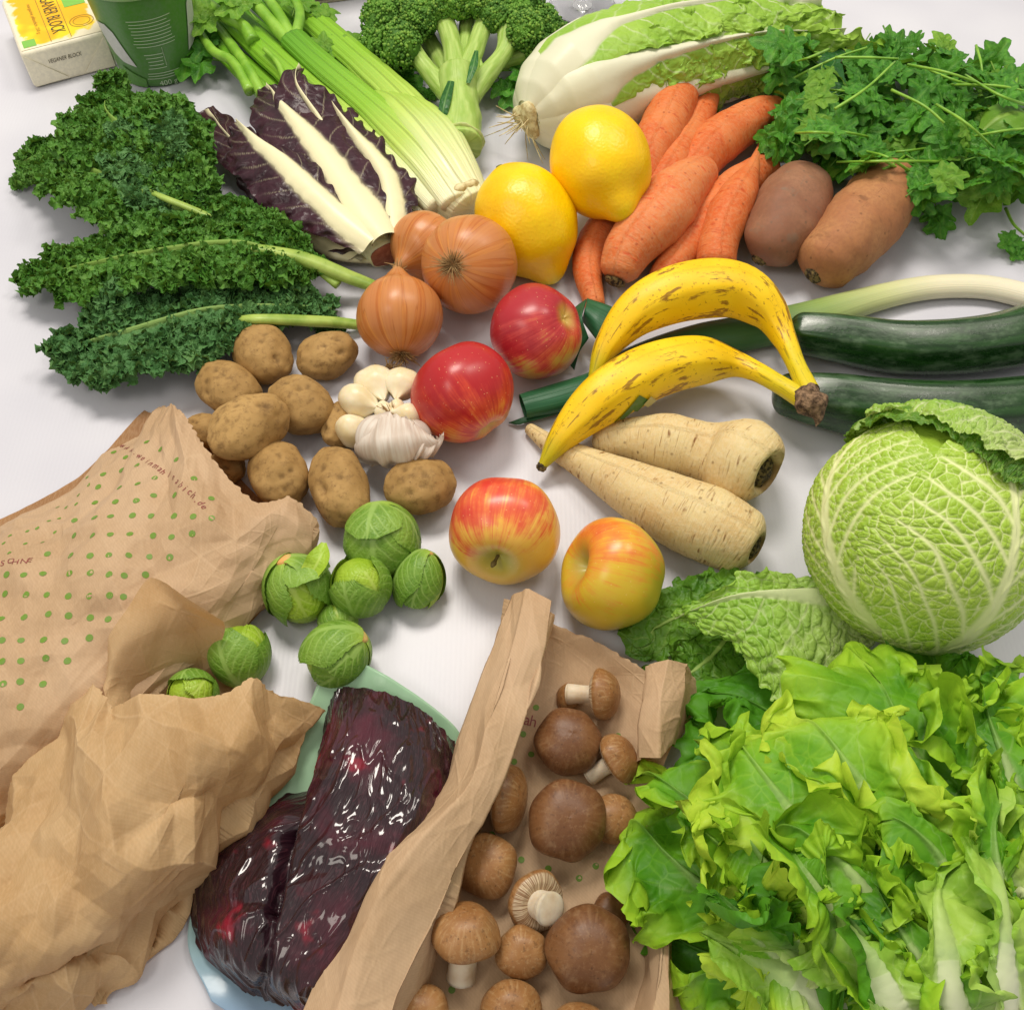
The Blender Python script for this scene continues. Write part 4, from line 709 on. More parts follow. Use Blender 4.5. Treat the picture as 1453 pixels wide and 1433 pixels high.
tw = (([(415, 58, .045), (395, 20, .05), (372, -10, .05), (340, -50, .05)], 9, 6), ([(410, 60, .045), (370, 15, .052), (330, -20, .055), (300, -50, .05)], 9, 6), ([(420, 52, .045), (425, 15, .05), (405, -25, .05)], 8, 5),
      ([(360, 60, .04), (345, 38, .045), (315, 20, .05), (270, -15, .05)], 10, 6), ([(355, 130, .03), (330, 88, .035), (300, 70, .035), (270, 20, .03)], 8, 5), ([(372, 135, .03), (350, 95, .035), (318, 50, .03), (285, 10, .03)], 8, 6),
      ([(640, 240, .02), (625, 205, .018), (595, 160, .015), (555, 125, .014), (500, 98, .014)], 8, 5), ([(405, 120, .04), (395, 92, .045), (375, 70, .045)], 5, 3))
for pa, w0, w1 in tw:
    s_, V, _ = sweep([P(*q) for q in pa], [w0*S(*pa[0]), w1*S(*pa[-1])], 30, 14, ends=False, lump=((60, 0.1),)); build('twig', s_, MT_CTW, ce)
hd, V = revolve(P(652, 284, .024), D3(0.45, -0.75, 0.1), lambda ph: (0.026*np.sin(ph)**0.8, 0.008*np.cos(ph)), 24, 48, lambda ph, a: 1+0.04*np.cos(9*a)); 
m = Mt('celery_foot'); MT_CFT = m.done(m.mix(m.mr(m.noise(180, 4), 0.35, 0.65), 'ddd3a4', 'b09a68'), 0.7, nor=m.bump(m.noise(260, 4), 0.6, 0.002)); build('foot', hd, MT_CFT, ce)

# ---------------------------------------------------------------- lobed herb leaves (parsley, celery)
def lobed(seed, nr=5, nt=54, lobes=3):
    rg = random.Random(seed); P_ = []
    for li, (a0, sc, off) in enumerate(((0, 1.0, 0.30), (1.15, 0.78, 0.05), (-1.15, 0.78, 0.05))):
        th = np.linspace(-PI, PI, nt, endpoint=False); rr = np.linspace(0, 1, nr); TH, R = np.meshgrid(th, rr)
        o = 0.42+0.30*np.maximum(0, np.cos(TH*0.5))**1.2; o = o*(1+0.26*np.cos(TH*5+rg.uniform(-.3, .3))*np.cos(TH/2)**0.5+0.06*np.cos(TH*13+rg.uniform(0, 6)))
        x = 0.30+R*o*np.cos(TH)*1.05; y = R*o*np.sin(TH)*1.0; X = (x*math.cos(a0)-y*math.sin(a0))*sc+off; Y = (x*math.sin(a0)+y*math.cos(a0))*sc
        Z = 0.17*noise(np.stack([X*2.2, Y*2.2, 0*X+seed+li], -1), seed)+0.09*noise(np.stack([X*6, Y*6, 0*X+seed], -1), seed+2)-rg.uniform(-0.1, 0.5)*(X**2+Y**2)*0.5+rg.uniform(-.1, .4)*np.abs(y)
        vein = np.maximum.reduce([np.exp(-((((TH*5/(2*PI)) % 1)-0)/0.06)**2), np.exp(-((((TH*5/(2*PI)) % 1)-1)/0.06)**2)])*(R < 0.95)*0.6
        T = np.stack([R, TH*0, vein], -1); P_.append(gridp(np.stack([X, Y, Z], -1), T, True))
    st, _, _ = sweep([(-0.7, 0.05, -0.15), (-0.2, 0, -0.03), (0.3, 0, 0.0)], [0.03, 0.026, 0.02], 8, 5, ends=False); st[2][:, 2] = 0.8; P_.append(st)
    return P_
def lobmesh(name, seed, mat):
    o = build(name, lobed(seed), mat); me = o.data; bpy.data.objects.remove(o); return me
MT_PAR = leafmat('parsley_leaf', '2a6a14', '60a830', '94bc54', trans=0.22, bs=0.4, fs=3, vf=14, rough=0.38, ribf=0.5)
MT_PAR2 = leafmat('parsley_light_leaf', '5a9426', '86b43c', 'a8c860', trans=0.3, bs=0.4, fs=3, vf=14, rough=0.4, ribf=0.5)
PM = [lobmesh('leaf', 200+i, MT_PAR) for i in range(9)]; PM2 = [lobmesh('leaf', 240+i, MT_PAR2) for i in range(4)]
def place_leaf(parent, me, pos, size, normal, yaw):
    o = bpy.data.objects.new('leaf', me); SC.collection.objects.link(o); o.parent = parent
    n = nrm(normal); x = np.array([math.cos(yaw), math.sin(yaw), 0]); x = nrm(x-n*(x@n)); y = np.cross(n, x)
    M = Matrix(((x[0], y[0], n[0], pos[0]-parent['_o'][0]), (x[1], y[1], n[1], pos[1]-parent['_o'][1]), (x[2], y[2], n[2], pos[2]-parent['_o'][2]), (0, 0, 0, 1)))
    o.matrix_local = M @ Matrix.Scale(size, 4); return o
pb = thing('parsley', 'big bushy bunch of flat parsley at the top right', 'parsley', P(1270, 170))
rg = random.Random(11); RP = []
ctr = [(1150, 80, 50), (1190, 130, 60), (1200, 190, 60), (1160, 190, 50), (1250, 100, 60), (1290, 140, 70), (1300, 210, 60), (1350, 110, 60), (1370, 180, 60), (1400, 230, 45), (1430, 190, 45), (1440, 240, 30), (1260, 230, 40), (1420, 130, 30), (1320, 250, 35), (1120, 70, 35), (1130, 180, 30)]
for i in range(285):
    cx, cy, cr = ctr[i % len(ctr)]; a = rg.uniform(0, 2*PI); q = cr*math.sqrt(rg.random()); z = rg.uniform(0.008, 0.095)*(1-0.45*q/cr)
    p = P(cx+q*math.cos(a), cy+q*math.sin(a)*0.8, z); n = (rg.gauss(0, 0.6), rg.gauss(-0.2, 0.6), 1)
    me = PM[rg.randrange(9)] if rg.random() < 0.86 else PM2[rg.randrange(4)]
    place_leaf(pb, me, p, rg.uniform(0.015, 0.025)*(1.35 if rg.random() < 0.15 else 1), n, rg.uniform(0, 2*PI))
for i in range(30):
    cx, cy, cr = ctr[rg.randrange(len(ctr))]; a = rg.uniform(-0.9, 0.9)+(PI if rg.random() < .5 else 0); L = rg.uniform(30, 85); z = rg.uniform(0.03, 0.09)
    if i == 0: pa = [(1105, 122, .05), (1180, 85, .075), (1230, 68, .08)]
    elif i == 1: pa = [(1185, 82, .08), (1230, 82, .085), (1275, 84, .085)]
    elif i == 2: pa = [(1265, 128, .09), (1310, 150, .095), (1340, 175, .09)]
    elif i == 3: pa = [(1185, 155, .09), (1230, 125, .095), (1270, 88, .09)]
    elif i == 4: pa = [(1443, 110, .07), (1435, 160, .06), (1418, 220, .04)]
    elif i == 5: pa = [(1385, 65, .06), (1392, 90, .06), (1395, 120, .05)]
    else: pa = [(cx-L*math.cos(a), cy-L*math.sin(a)*0.6, z-0.01), (cx, cy+rg.uniform(-8, 8), z+0.012), (cx+L*math.cos(a), cy+L*math.sin(a)*0.6, z-0.012)]
    s_, V, _ = sweep([P(*q) for q in pa], [0.0014, 0.0012, 0.0010], 14, 8, ends=False); build('stem', s_, MT_CTW, pb)
# big smooth dark leaves behind the chinese cabbage
MT_DARK = leafmat('dark_herb_leaf', '1d4f1c', '2f6b2c', '6f9c50', trans=0.12, bs=0.4, fs=30, vf=120, rough=0.4, ribf=0.5)
for i, (pa, w) in enumerate((([(1100, 120, .03), (1110, 70, .05), (1112, 20, .055), (1105, -10, .05)], [10, 34, 34, 8]), ([(1120, 130, .03), (1150, 90, .05), (1170, 50, .055), (1180, 32, .05)], [10, 30, 32, 8]), ([(1090, 130, .02), (1080, 90, .04), (1085, 40, .045), (1090, 10, .04)], [10, 28, 26, 8]), ([(1130, 150, .03), (1165, 120, .05), (1185, 85, .055)], [10, 32, 10]))):
    G, T = leaf(pa, w, 60, 36, seed=60+i, cup=-0.3, ruf=((30, 0.006, 1.2),), jag=0.04, jf=8); build('leaf', gridp(G, T), MT_DARK, pb)
G, T = leaf([(1395, 185, .06), (1420, 165, .07), (1450, 158, .07), (1460, 165, .06)], [8, 30, 26, 8], 50, 30, seed=70, cup=-0.4, ruf=((30, 0.004, 1.2),)); build('leaf', gridp(G, T), MT_PAR2, pb)
G, T = leaf([(1420, 245, .03), (1412, 270, .03), (1408, 295, .02)], [8, 26, 10], 40, 24, seed=71, cup=-0.4, ruf=((30, 0.004, 1.2),)); build('leaf', gridp(G, T), MT_PAR2, pb)
for (x, y, z, s) in ((1330, 300, .012, .02), (1285, 265, .05, .024), (1310, 235, .06, .026), (1148, 140, .075, .017), (1165, 105, .08, .017), (1145, 175, .07, .018)):
    place_leaf(pb, PM2[1] if x < 1200 else PM[3], P(x, y, z), s, (rg.gauss(0, .2), -0.3, 1), rg.uniform(-2, 0))
sp = thing('parsley_sprig', 'loose parsley sprig lying alone on the table at the right edge', 'parsley', P(1440, 330))
s_, V, _ = sweep([P(1427, 296, .004), P(1438, 318, .006), P(1456, 335, .006)], [0.0016, 0.0014, 0.0012], 14, 8, ends=False); build('stem', s_, MT_CTW, sp)
for x, y, z, s, yw in ((1442, 340, .010, .015, 3.6), (1462, 345, .008, .016, -1.2), (1446, 352, .006, .012, -2.2)): place_leaf(sp, PM[1], P(x, y, z), s, (0.1, -0.3, 1), yw)
for x, y, z, s, yw in ((485, 82, .03, .022, 2.2), (472, 70, .035, .018, 2.8), (496, 62, .03, .016, 1.2), (345, 8, .06, .03, 2.5), (300, 25, .05, .028, 3.0), (420, 5, .05, .022, 1.5), (450, 20, .04, .018, 0.6)): place_leaf(ce, PM2[yw > 2], P(x, y, z), s, (0.2, -0.3, 1), yw)
for x, y, z, s, yw in ((520, 78, .02, .028, 0.3), (545, 95, .016, .026, 0.2), (560, 112, .012, .026, -0.4), (545, 125, .01, .02, -1), (605, 133, .006, .010, 0), (300, 60, .03, .03, 3), (290, 85, .02, .03, 3.4), (735, 100, .02, .03, 0), (715, 120, .015, .024, -1), (750, 125, .012, .02, 0), (490, 100, .02, .016, 2)): place_leaf(ce, PM[int(x) % 9], P(x, y, z), s, (0.1, -0.2, 1), yw)

# ---------------------------------------------------------------- broccoli
MT_FLO = Mt('broccoli_buds'); m = MT_FLO; n1 = m.noise(60, 3); n2 = m.noise(700, 2)
c = m.mix(m.mr(n1, 0.35, 0.65), '3a6420', '5c8a2e'); c = m.mix(m.math('MULTIPLY', m.mr(n2, 0.45, 0.7), 0.6), c, '6a9436'); c = m.mix(m.t(2), c, '8cae48')
MT_FLO = m.done(c, 0.6, 0.3)
m = Mt('broccoli_stalk'); n1 = m.noise(60, 4); ln = m.n('TexNoise', {'Vector': m.scaled(m.t(), 3, 14, 1), 'Scale': 1.0, 'Detail': 3.0}).outputs[0]
MT_BST = m.done(m.mix(m.mr(ln, 0.35, 0.65), '90b04c', 'b0c870'), 0.45, sss=0.1, nor=m.bump(m.math('ADD', n1, ln), 0.35, 0.0015))
br = thing('broccoli', 'broccoli head with its thick cut stalk towards the viewer', 'broccoli', P(655, 110))
def tube(pa, wd, name='branch', mat=MT_BST, par=br, **k):
    s_, V, _ = sweep([P(*q) for q in pa], [w*S(*q) for w, q in zip(wd, pa)], 40, 24, ends=False, lump=((50, 0.10), (140, 0.03)), **k); return build(name, s_, mat, par)
tube([(653, 208, .026), (654, 180, .028), (652, 140, .03), (650, 108, .034)], [31, 29, 28, 30], 'stalk', seed=2)
s_, _ = revolve(P(653, 203, .0255), nrm(P(653, 208, .026)-P(652, 140, .03)), lambda ph: (0.0236*np.sin(ph), 0.0024*np.cos(ph)), 12, 30, lambda ph, a: 1+0.03*np.cos(5*a)+0.02*np.cos(9*a))
m = Mt('broccoli_cut'); MT_BCUT = m.done(m.mix(m.mr(m.noise(120, 3), 0.3, 0.7), 'c6d090', 'a7bb68'), 0.5, sss=0.1); build('cut_face', s_, MT_BCUT, br)
tube([(640, 140, .03), (622, 118, .03), (598, 88, .035), (578, 62, .04)], [14, 14, 12, 14])
tube([(650, 118, .036), (644, 75, .04), (632, 35, .045), (615, 5, .05)], [19, 15, 14, 18])
tube([(658, 115, .036), (672, 75, .04), (685, 40, .045), (695, 10, .05)], [18, 14, 13, 18])
tube([(668, 138, .03), (690, 108, .034), (715, 75, .038), (722, 45, .045)], [14, 14, 12, 16])
tube([(664, 130, .02), (700, 95, .02), (740, 80, .024), (765, 65, .03)], [12, 12, 12, 14]); tube([(645, 128, .02), (620, 80, .02), (600, 45, .024)], [12, 12, 14])
tube([(655, 110, .03), (660, 60, .035), (665, 15, .04), (665, -20, .05)], [14, 10, 12, 16]); tube([(628, 100, .02), (640, 60, .02), (625, 20, .03)], [8, 9, 12])
tube([(690, 105, .035), (680, 88, .038), (676, 60, .045)], [4, 4, 3], 'twig')
t_ = (1+5**0.5)/2; ICO = nrm(np.array([(-1, t_, 0), (1, t_, 0), (-1, -t_, 0), (1, -t_, 0), (0, -1, t_), (0, 1, t_), (0, -1, -t_), (0, 1, -t_), (t_, 0, -1), (t_, 0, 1), (-t_, 0, -1), (-t_, 0, 1)]))
ICF = np.array([(0, 11, 5), (0, 5, 1), (0, 1, 7), (0, 7, 10), (0, 10, 11), (1, 5, 9), (5, 11, 4), (11, 10, 2), (10, 7, 6), (7, 1, 8), (3, 9, 4), (3, 4, 2), (3, 2, 6), (3, 6, 8), (3, 8, 9), (4, 9, 5), (2, 4, 11), (6, 2, 10), (8, 6, 7), (9, 8, 1)])
def buds(c, r, n, seed, br_=0.0016, dirbias=(0, 0, 0.2)):
    g = np.random.RandomState(seed); d = nrm(g.normal(size=(n, 3))+np.array(dirbias)); k = 1+0.22*noise(d*2.4+seed, seed)+0.10*noise(d*6+seed, seed+1)
    pos = c+d*(r*k)[:, None]; s = br_*g.uniform(0.6, 1.25, n); v = (pos[:, None]+ICO[None]*s[:, None, None]).reshape(-1, 3)
    f = (ICF[None]+12*np.arange(n)[:, None, None]).reshape(-1, 3); T = np.zeros((n*12, 3)); T[:, 2] = np.repeat((g.rand(n) < 0.22)*0.6+ss(-0.3, -0.9, d@(-FW*-1.0))*0, 12); return (v, f, T)
for i, (x, y, z, rp) in enumerate(((545, 30, .04, 32), (568, 66, .045, 30), (595, 28, .05, 26), (540, 62, .03, 26), (560, -5, .04, 30), (600, -5, .05, 30), (640, -22, .05, 24), (612, -8, .055, 24), (672, -10, .055, 26), (645, -8, .045, 20), (652, 6, .062, 20), (624, 8, .060, 20), (682, 4, .062, 22), (704, 24, .055, 20), (738, 8, .05, 34), (768, 40, .04, 28), (745, 45, .05, 26), (712, 0, .05, 24), (768, 74, .03, 24), (695, -35, .06, 30), (655, -25, .06, 35), (735, 28, .05, 26), (525, 78, .02, 22), (782, 98, .018, 24), (788, 60, .02, 28))):
    c = P(x, y, z); r = rp*S(x, y, z); core, _ = revolve(c, (0, 0, 1), lambda ph: (r*0.93*np.sin(ph), r*0.93*np.cos(ph)), 16, 20, lambda ph, a: 1+0.1*np.cos(4*a)*np.sin(ph))
    o = build('floret', core, MT_FLO, br); b_ = build('buds', buds(c, r, 1100, 300+i), MT_FLO, o); b_['kind'] = 'stuff'
for i, (pa, w) in enumerate((([(640, 115, .05), (630, 150, .048), (625, 192, .03)], [5, 8, 3]), ([(676, 72, .058), (672, 92, .056), (664, 118, .05)], [3, 6, 3]))):
    G, T = leaf(pa, w, 30, 12, seed=80+i, cup=-0.4, ribw=(0.15, 0.1)); build('leaf', gridp(G, T), MT_DARK, br)

# ---------------------------------------------------------------- chinese cabbage
MT_NAP = leafmat('chinese_cabbage_leaf', '8cb83a', 'aace54', 'ece9d0', trans=0.18, bs=0.3, fs=25, vf=110, rough=0.38, base='eceadb', basepos=(0.0, 0.16), ribf=0.95)
m = Mt('chinese_cabbage_rib'); ln = m.n('TexNoise', {'Vector': m.scaled(m.t(), 1.5, 40, 1), 'Scale': 1.0, 'Detail': 3.0}).outputs[0]
MT_NRIB = m.done(m.mix(m.mr(ln, 0.3, 0.7), 'efecdc', 'dfe0bc'), 0.35, sss=0.12, nor=m.bump(ln, 0.3, 0.0015))
nc = thing('chinese_cabbage', 'long chinese cabbage with a white foot and frilly light green tips', 'cabbage', P(930, 110))
NA = [P(750, 168, .047), P(790, 146, .047), P(860, 112, .047), (P(960, 82, .047)), P(1060, 62, .045), P(1120, 58, .042)]
ncv = curve(NA, 200); nT, nN, nB = frames(ncv)
def nrad(u): return 0.054*np.interp(u, [0, .03, .08, .16, .3, .5, .75, 1.0], [0.25, .55, .78, .93, 1.0, 0.98, .9, .7])
def nleaf(th0, dth, u0, u1, lift, seed, ribw, shape, ruf=0.010, tip=0.0, nu=200, nv=120, name='leaf', mat=None, inv=0):
    u = np.linspace(0, 1, nu)[:, None]; v = np.linspace(-1, 1, nv)[None]; U = np.repeat(u, nv, 1); Vv = np.repeat(v, nu, 0); av = np.abs(Vv)
    w = crom(np.asarray(shape, float)[:, None], nu)[:, 0][:, None]; jg = noise(np.stack([U*26, np.sign(Vv)*3+0*U, 0*U+seed], -1), seed); w = w*(1+0.10*jg*ss(0.25, 0.5, U))
    uu = u0+(u1-u0)*U; rr = nrad(uu)*(1+lift*ss(0, 0.15, U)+tip*U**3+0.03*noise(np.stack([uu*5, Vv*1.5, 0*U+seed], -1), seed+2)); th = th0+dth*w*Vv
    ix = np.clip(uu[:, :1]*199, 0, 230); c = np.stack([np.interp(ix[:, 0], np.arange(200), ncv[:, k]) for k in range(3)], -1); ext = np.maximum(uu[:, 0]-1, 0); c = c+nT[-1]*(ext*0.5)[:, None]
    N_ = nrm(np.stack([np.interp(ix[:, 0], np.arange(200), nN[:, k]) for k in range(3)], -1)); B_ = nrm(np.stack([np.interp(ix[:, 0], np.arange(200), nB[:, k]) for k in range(3)], -1))
    d = np.cos(th)[..., None]*N_[:, None]+np.sin(th)[..., None]*B_[:, None]
    rw = np.interp(U, np.linspace(0, 1, len(ribw)), ribw)*(1+0.25*noise(np.stack([U*14, np.sign(Vv)+0*U, 0*U+seed], -1), seed+5)); rib = ss(rw*1.15, rw*0.9, av)
    V = c[:, None]+d*(rr+0.0035*rib*np.cos(np.clip(av/np.maximum(rw, .02), 0, 1)*PI/2))[..., None]
    Q = np.stack([uu*0.35, th*0.06, 0*U+seed], -1); ed = np.maximum(av*ss(0.2, 0.5, U), ss(0.75, 1, U))
    V = V+vnoise(Q*40, seed+7)*(ruf*ed**1.6*(1-rib))[..., None]+vnoise(Q*110, seed+8)*(ruf*0.5*ed**1.3*(1-rib))[..., None]+vnoise(Q*260, seed+8)*(ruf*0.2*ed*(1-rib))[..., None]
    lat = np.abs(((U*13-av*1.5+0.25*noise(Q*60, seed+40)) % 1)-0.5); lv = ss(0.42, 0.49, lat)*(1-av)*0.7; T = np.stack([U, Vv, np.maximum(rib, lv*(1-rib))], -1)
    return build(name, gridp(minz(V), T), mat or MT_NAP, nc)
bd, V, _ = sweep(NA[:5], lambda u: nrad(u*0.8)*0.93, 60, 48, ends=False, lump=((30, 0.04),)); build('heart', bd, MT_NRIB, nc)
sh = (0.9, 0.85, 0.8, 0.9, 1.0, 1.0, 0.9, 0.55)
nleaf(2.3, 1.0, 0.0, 0.95, 0.02, 3, (0.98, 0.9, 0.6, 0.4, 0.2, 0.1), sh)
nleaf(-2.0, 1.0, 0.0, 1.0, 0.02, 4, (0.98, 0.8, 0.5, 0.3, 0.2, 0.1), sh)
nleaf(1.55, 0.7, 0.0, 1.10, 0.03, 5, (0.98, 0.97, 0.85, 0.40, 0.18, 0.10, 0.06, 0.04), sh, ruf=0.014, tip=0.05)
nleaf(0.8, 0.62, 0.0, 1.08, 0.06, 6, (0.98, 0.85, 0.38, 0.17, 0.10, 0.06, 0.04, 0.03), sh, ruf=0.012)
nleaf(-0.75, 0.8, 0.0, 1.04, 0.03, 9, (0.98, 0.6, 0.16, 0.08, 0.06, 0.05, 0.03), sh, ruf=0.008)
nleaf(0.05, 0.72, 0.0, 1.04, 0.10, 7, (0.98, 0.6, 0.16, 0.08, 0.06, 0.05, 0.03), sh, ruf=0.008)
nleaf(1.5, 0.7, 0.55, 1.15, 0.06, 8, (0.3, 0.2, 0.1, 0.05), (0.7, 0.9, 1, 0.7), ruf=0.018, tip=0.1)
q = NA[0]; ax0 = nrm(NA[0]-NA[1]); s_, _ = revolve(q+ax0*0.002, ax0, lambda ph: (0.017*np.sin(ph), 0.006*np.cos(ph)), 14, 24, lambda ph, a: 1+0.2*np.cos(3*a)); build('foot', [s_]+hairs(q+ax0*.004, ax0*0.6+np.array((0, -.3, -.5)), 26, 0.012, 0.028, 4, th=0.0007), MT_CFT, nc)

# ---------------------------------------------------------------- garlic
m = Mt('garlic_clove'); MT_CLO = m.done(m.mix(m.mr(m.noise(45, 3), 0.3, 0.7), 'ece0c2', 'dcc898'), 0.35, 0.5, sss=0.25, nor=m.bump(m.noise(150, 2), 0.15))
m = Mt('garlic_paper'); ln = m.n('TexNoise', {'Vector': m.scaled(m.t(), 2, 26, 1), 'Scale': 1.0, 'Detail': 4.0}).outputs[0]
MT_GPA = m.done(m.mix(m.mr(ln, 0.35, 0.65), 'f0e8dc', 'e0d0c0'), 0.45, 0.4, trans=0.3, nor=m.bump(ln, 0.35, 0.0015))
gl = thing('garlic', 'broken open garlic bulb with bare cloves and torn white skin', 'garlic', P(552, 600))
gc = P(556, 592, .030)
for i, (x, y, z, r, sx, lk_) in enumerate(((532, 546, .026, 23, 1.25, 0), (570, 545, .030, 20, 1.2, 0), (508, 570, .026, 22, 1.3, 0), (500, 610, .022, 20, 1.1, 0), (545, 583, .03, 11, 1.4, 0), (562, 580, .03, 11, 1.4, 0), (578, 592, .034, 17, 1.1, 0), (535, 620, .03, 24, 1.3, 1), (560, 625, .032, 26, 1.3, 1), (585, 622, .03, 22, 1.2, 1))):
    c = P(x, y, z); rr_ = 1.22*r*S(x, y, z); ax = nrm(gc-c+np.array((0, 0, 0.006)))
    s_, _ = revolve(c, ax, lambda ph: (rr_*np.sin(ph)*(1-0.25*np.exp(-(ph/0.8)**2)), rr_*np.cos(ph)*(sx*0.85)+rr_*0.35*np.exp(-(ph/0.35)**2)), 30, 30, lambda ph, a: 1+0.07*np.cos(3*a+i)+0.03*np.cos(5*a)); build('clove', s_, MT_CLO if not lk_ else MT_GPA, gl)
for i, (rows) in enumerate(([[(512, 618, .034), (540, 592, .045), (575, 592, .050), (598, 608, .044)], [(502, 632, .030), (535, 625, .050), (580, 620, .054), (615, 622, .044)], [(508, 650, .016), (540, 655, .034), (585, 650, .038), (626, 632, .034)], [(520, 655, .006), (550, 662, .012), (572, 660, .020), (592, 660, .014)]],
        [[(590, 612, .046), (605, 618, .046), (620, 622, .042), (630, 612, .046)], [(578, 635, .044), (595, 642, .042), (612, 642, .038), (628, 625, .040)], [(560, 662, .018), (580, 662, .026), (600, 655, .026), (615, 645, .028)]])):
    V = sheet(rows, 50, 60); x, y = arc(V); U, Vv = np.meshgrid(np.linspace(0, 1, 50), np.linspace(0, 1, 60), indexing='ij')
    V = V+grid_normal(V)*(0.0016*np.sin(Vv*22+3*noise(np.stack([U*2, Vv*3, 0*U], -1), 3))*(0.3+U))[..., None]; V[0] += vnoise(np.stack([Vv[0]*18, 0*Vv[0], 0*Vv[0]], -1), 5)*0.005; V[-1] += vnoise(np.stack([Vv[0]*14, 0*Vv[0], 0*Vv[0]], -1), 6)*0.003
    build('torn_skin', gridp(V), MT_GPA, gl)
build('stalk_fibres', hairs(gc+np.array((0, 0, .003)), (0, 0, 1), 16, 0.004, 0.016, 9, th=0.0005), MT_ROOT, gl)
build('root_plate', hairs(P(555, 524, .018), (0, 0.6, 0.4), 40, 0.010, 0.008, 12, th=0.0005), MT_ROOT, gl)
# ---------------------------------------------------------------- paper bags
def papermat(name, c1, c2, trans=0.3):
    m = Mt(name); fib = m.n('TexNoise', {'Vector': m.scaled(m.obj(), 900, 220, 600), 'Scale': 1.0, 'Detail': 3.0}).outputs[0]; lo = m.noise(14, 3)
    rib = m.n('TexWave', {'Vector': m.obj(), 'Scale': 260.0, 'Distortion': 0.4, 'Detail': 1.0}, bands_direction='DIAGONAL').outputs[1]
    c = m.mix(m.mr(lo, 0.3, 0.7), c1, c2); c = m.mix(m.mr(fib, 0.35, 0.7, 0, 0.35), c, m.mix(0.5, c, 'e8c8a0')); c = m.mix(m.mr(rib, 0.0, 1.0, 0, 0.06), c, '6d4a2c'); c = m.mix(m.math('MULTIPLY', m.t(2), 0.18), c, 'f0d4ac')
    return m.done(c, 0.62, 0.3, nor=m.bump(m.math('ADD', fib, m.math('MULTIPLY', rib, 0.3)), 0.06, 0.0004), trans=trans, tcol='d9953f')
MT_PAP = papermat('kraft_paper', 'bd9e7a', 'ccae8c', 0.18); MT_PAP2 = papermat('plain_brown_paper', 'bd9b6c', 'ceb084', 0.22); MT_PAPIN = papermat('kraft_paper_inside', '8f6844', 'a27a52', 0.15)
MT_DOT = flatmat('green_print', '678a20', 0.6); MT_RED = flatmat('dark_red_print', '8a3a34', 0.6)
def paper(rows, nu=260, nv=260, seed=1, amp=0.006, f0=22, n=4, fall=0.5, fine=0.0006, lin=0.4, dirs=None, tear=0.0):
    V = sheet(rows, nu, nv, lin); X, Y = arc(V); N = grid_normal(V); N = np.where((N[..., 2:3] < 0), -N, N)
    if dirs: a = math.radians(dirs[0]); X, Y = (X*math.cos(a)+Y*math.sin(a)), (-X*math.sin(a)+Y*math.cos(a))*dirs[1]
    fl = None; d = crumple(X, Y, seed, f0, n, fall)*amp*2; fl = crumple.fold; paper.fold = fl; d = d+fl*0.0005+crumple(X, Y, seed+20, 70, 2)*fine*1.5
    U, Vv = np.meshgrid(np.linspace(0, 1, nu), np.linspace(0, 1, nv), indexing='ij')
    V = V+N*d[..., None]
    if tear: V[:3] += (vnoise(np.stack([Y[:3]*200, Y[:3]*0, Y[:3]*0+seed], -1), seed)*tear)*np.array([1, .6, 0.2])[None]*np.array([1, .6, .2])[:, None, None]
    return minz(V, 0.002)
def ptile(V):
    U, Vv = np.meshgrid(np.linspace(0, 1, V.shape[0]), np.linspace(0, 1, V.shape[1]), indexing='ij'); return gridp(V, np.stack([U, Vv, paper.fold], -1))
# dotted bag at the left
b1 = thing('paper_bag', 'kraft paper bag printed with green dots, lying open at the potatoes', 'paper bag', P(150, 850), 'paper bags')
R1 = [[(205, 582, .004), (238, 574, .016), (262, 590, .030), (302, 650, .046), (362, 706, .052), (412, 704, .046), (452, 740, .030), (446, 790, .004)],
      [(176, 618, .003), (205, 625, .024), (240, 660, .046), (285, 710, .056), (345, 750, .056), (395, 748, .050), (438, 775, .030), (426, 822, .003)],
      [(110, 684, .003), (150, 690, .026), (190, 730, .050), (240, 775, .056), (300, 815, .052), (355, 822, .042), (395, 830, .022), (385, 858, .002)],
      [(20, 728, .003), (65, 735, .028), (110, 780, .052), (160, 835, .058), (215, 880, .054), (280, 900, .036), (330, 900, .014), (330, 915, .002)],
      [(-90, 780, .003), (-40, 790, .030), (10, 850, .052), (60, 910, .058), (120, 965, .050), (190, 1000, .030), (230, 990, .010), (240, 1000, .002)],
      [(-200, 840, .003), (-140, 870, .03), (-90, 930, .050), (-30, 1010, .052), (30, 1060, .040), (80, 1090, .016), (110, 1090, .006), (120, 1100, .002)],
      [(-280, 960, .003), (-240, 1000, .03), (-180, 1060, .04), (-120, 1120, .04), (-60, 1160, .03), (-20, 1180, .01), (0, 1180, .005), (10, 1190, .002)]]
V1 = paper(R1, 340, 300, 3, 0.0064, 21, 3, 0.32, 0.0001, tear=0.003, lin=0.5, dirs=(25, 1.4)); build('front_panel', ptile(V1), MT_PAP, b1)
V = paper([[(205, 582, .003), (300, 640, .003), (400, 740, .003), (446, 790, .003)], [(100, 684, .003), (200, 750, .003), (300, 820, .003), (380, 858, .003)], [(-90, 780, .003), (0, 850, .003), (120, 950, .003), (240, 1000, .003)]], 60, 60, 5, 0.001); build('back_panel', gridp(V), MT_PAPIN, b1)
dots = []; rg = random.Random(3); na = 12; disc = (np.array([(math.cos(k*2*PI/na), math.sin(k*2*PI/na)) for k in range(na)]), np.array([tuple(range(na))]))
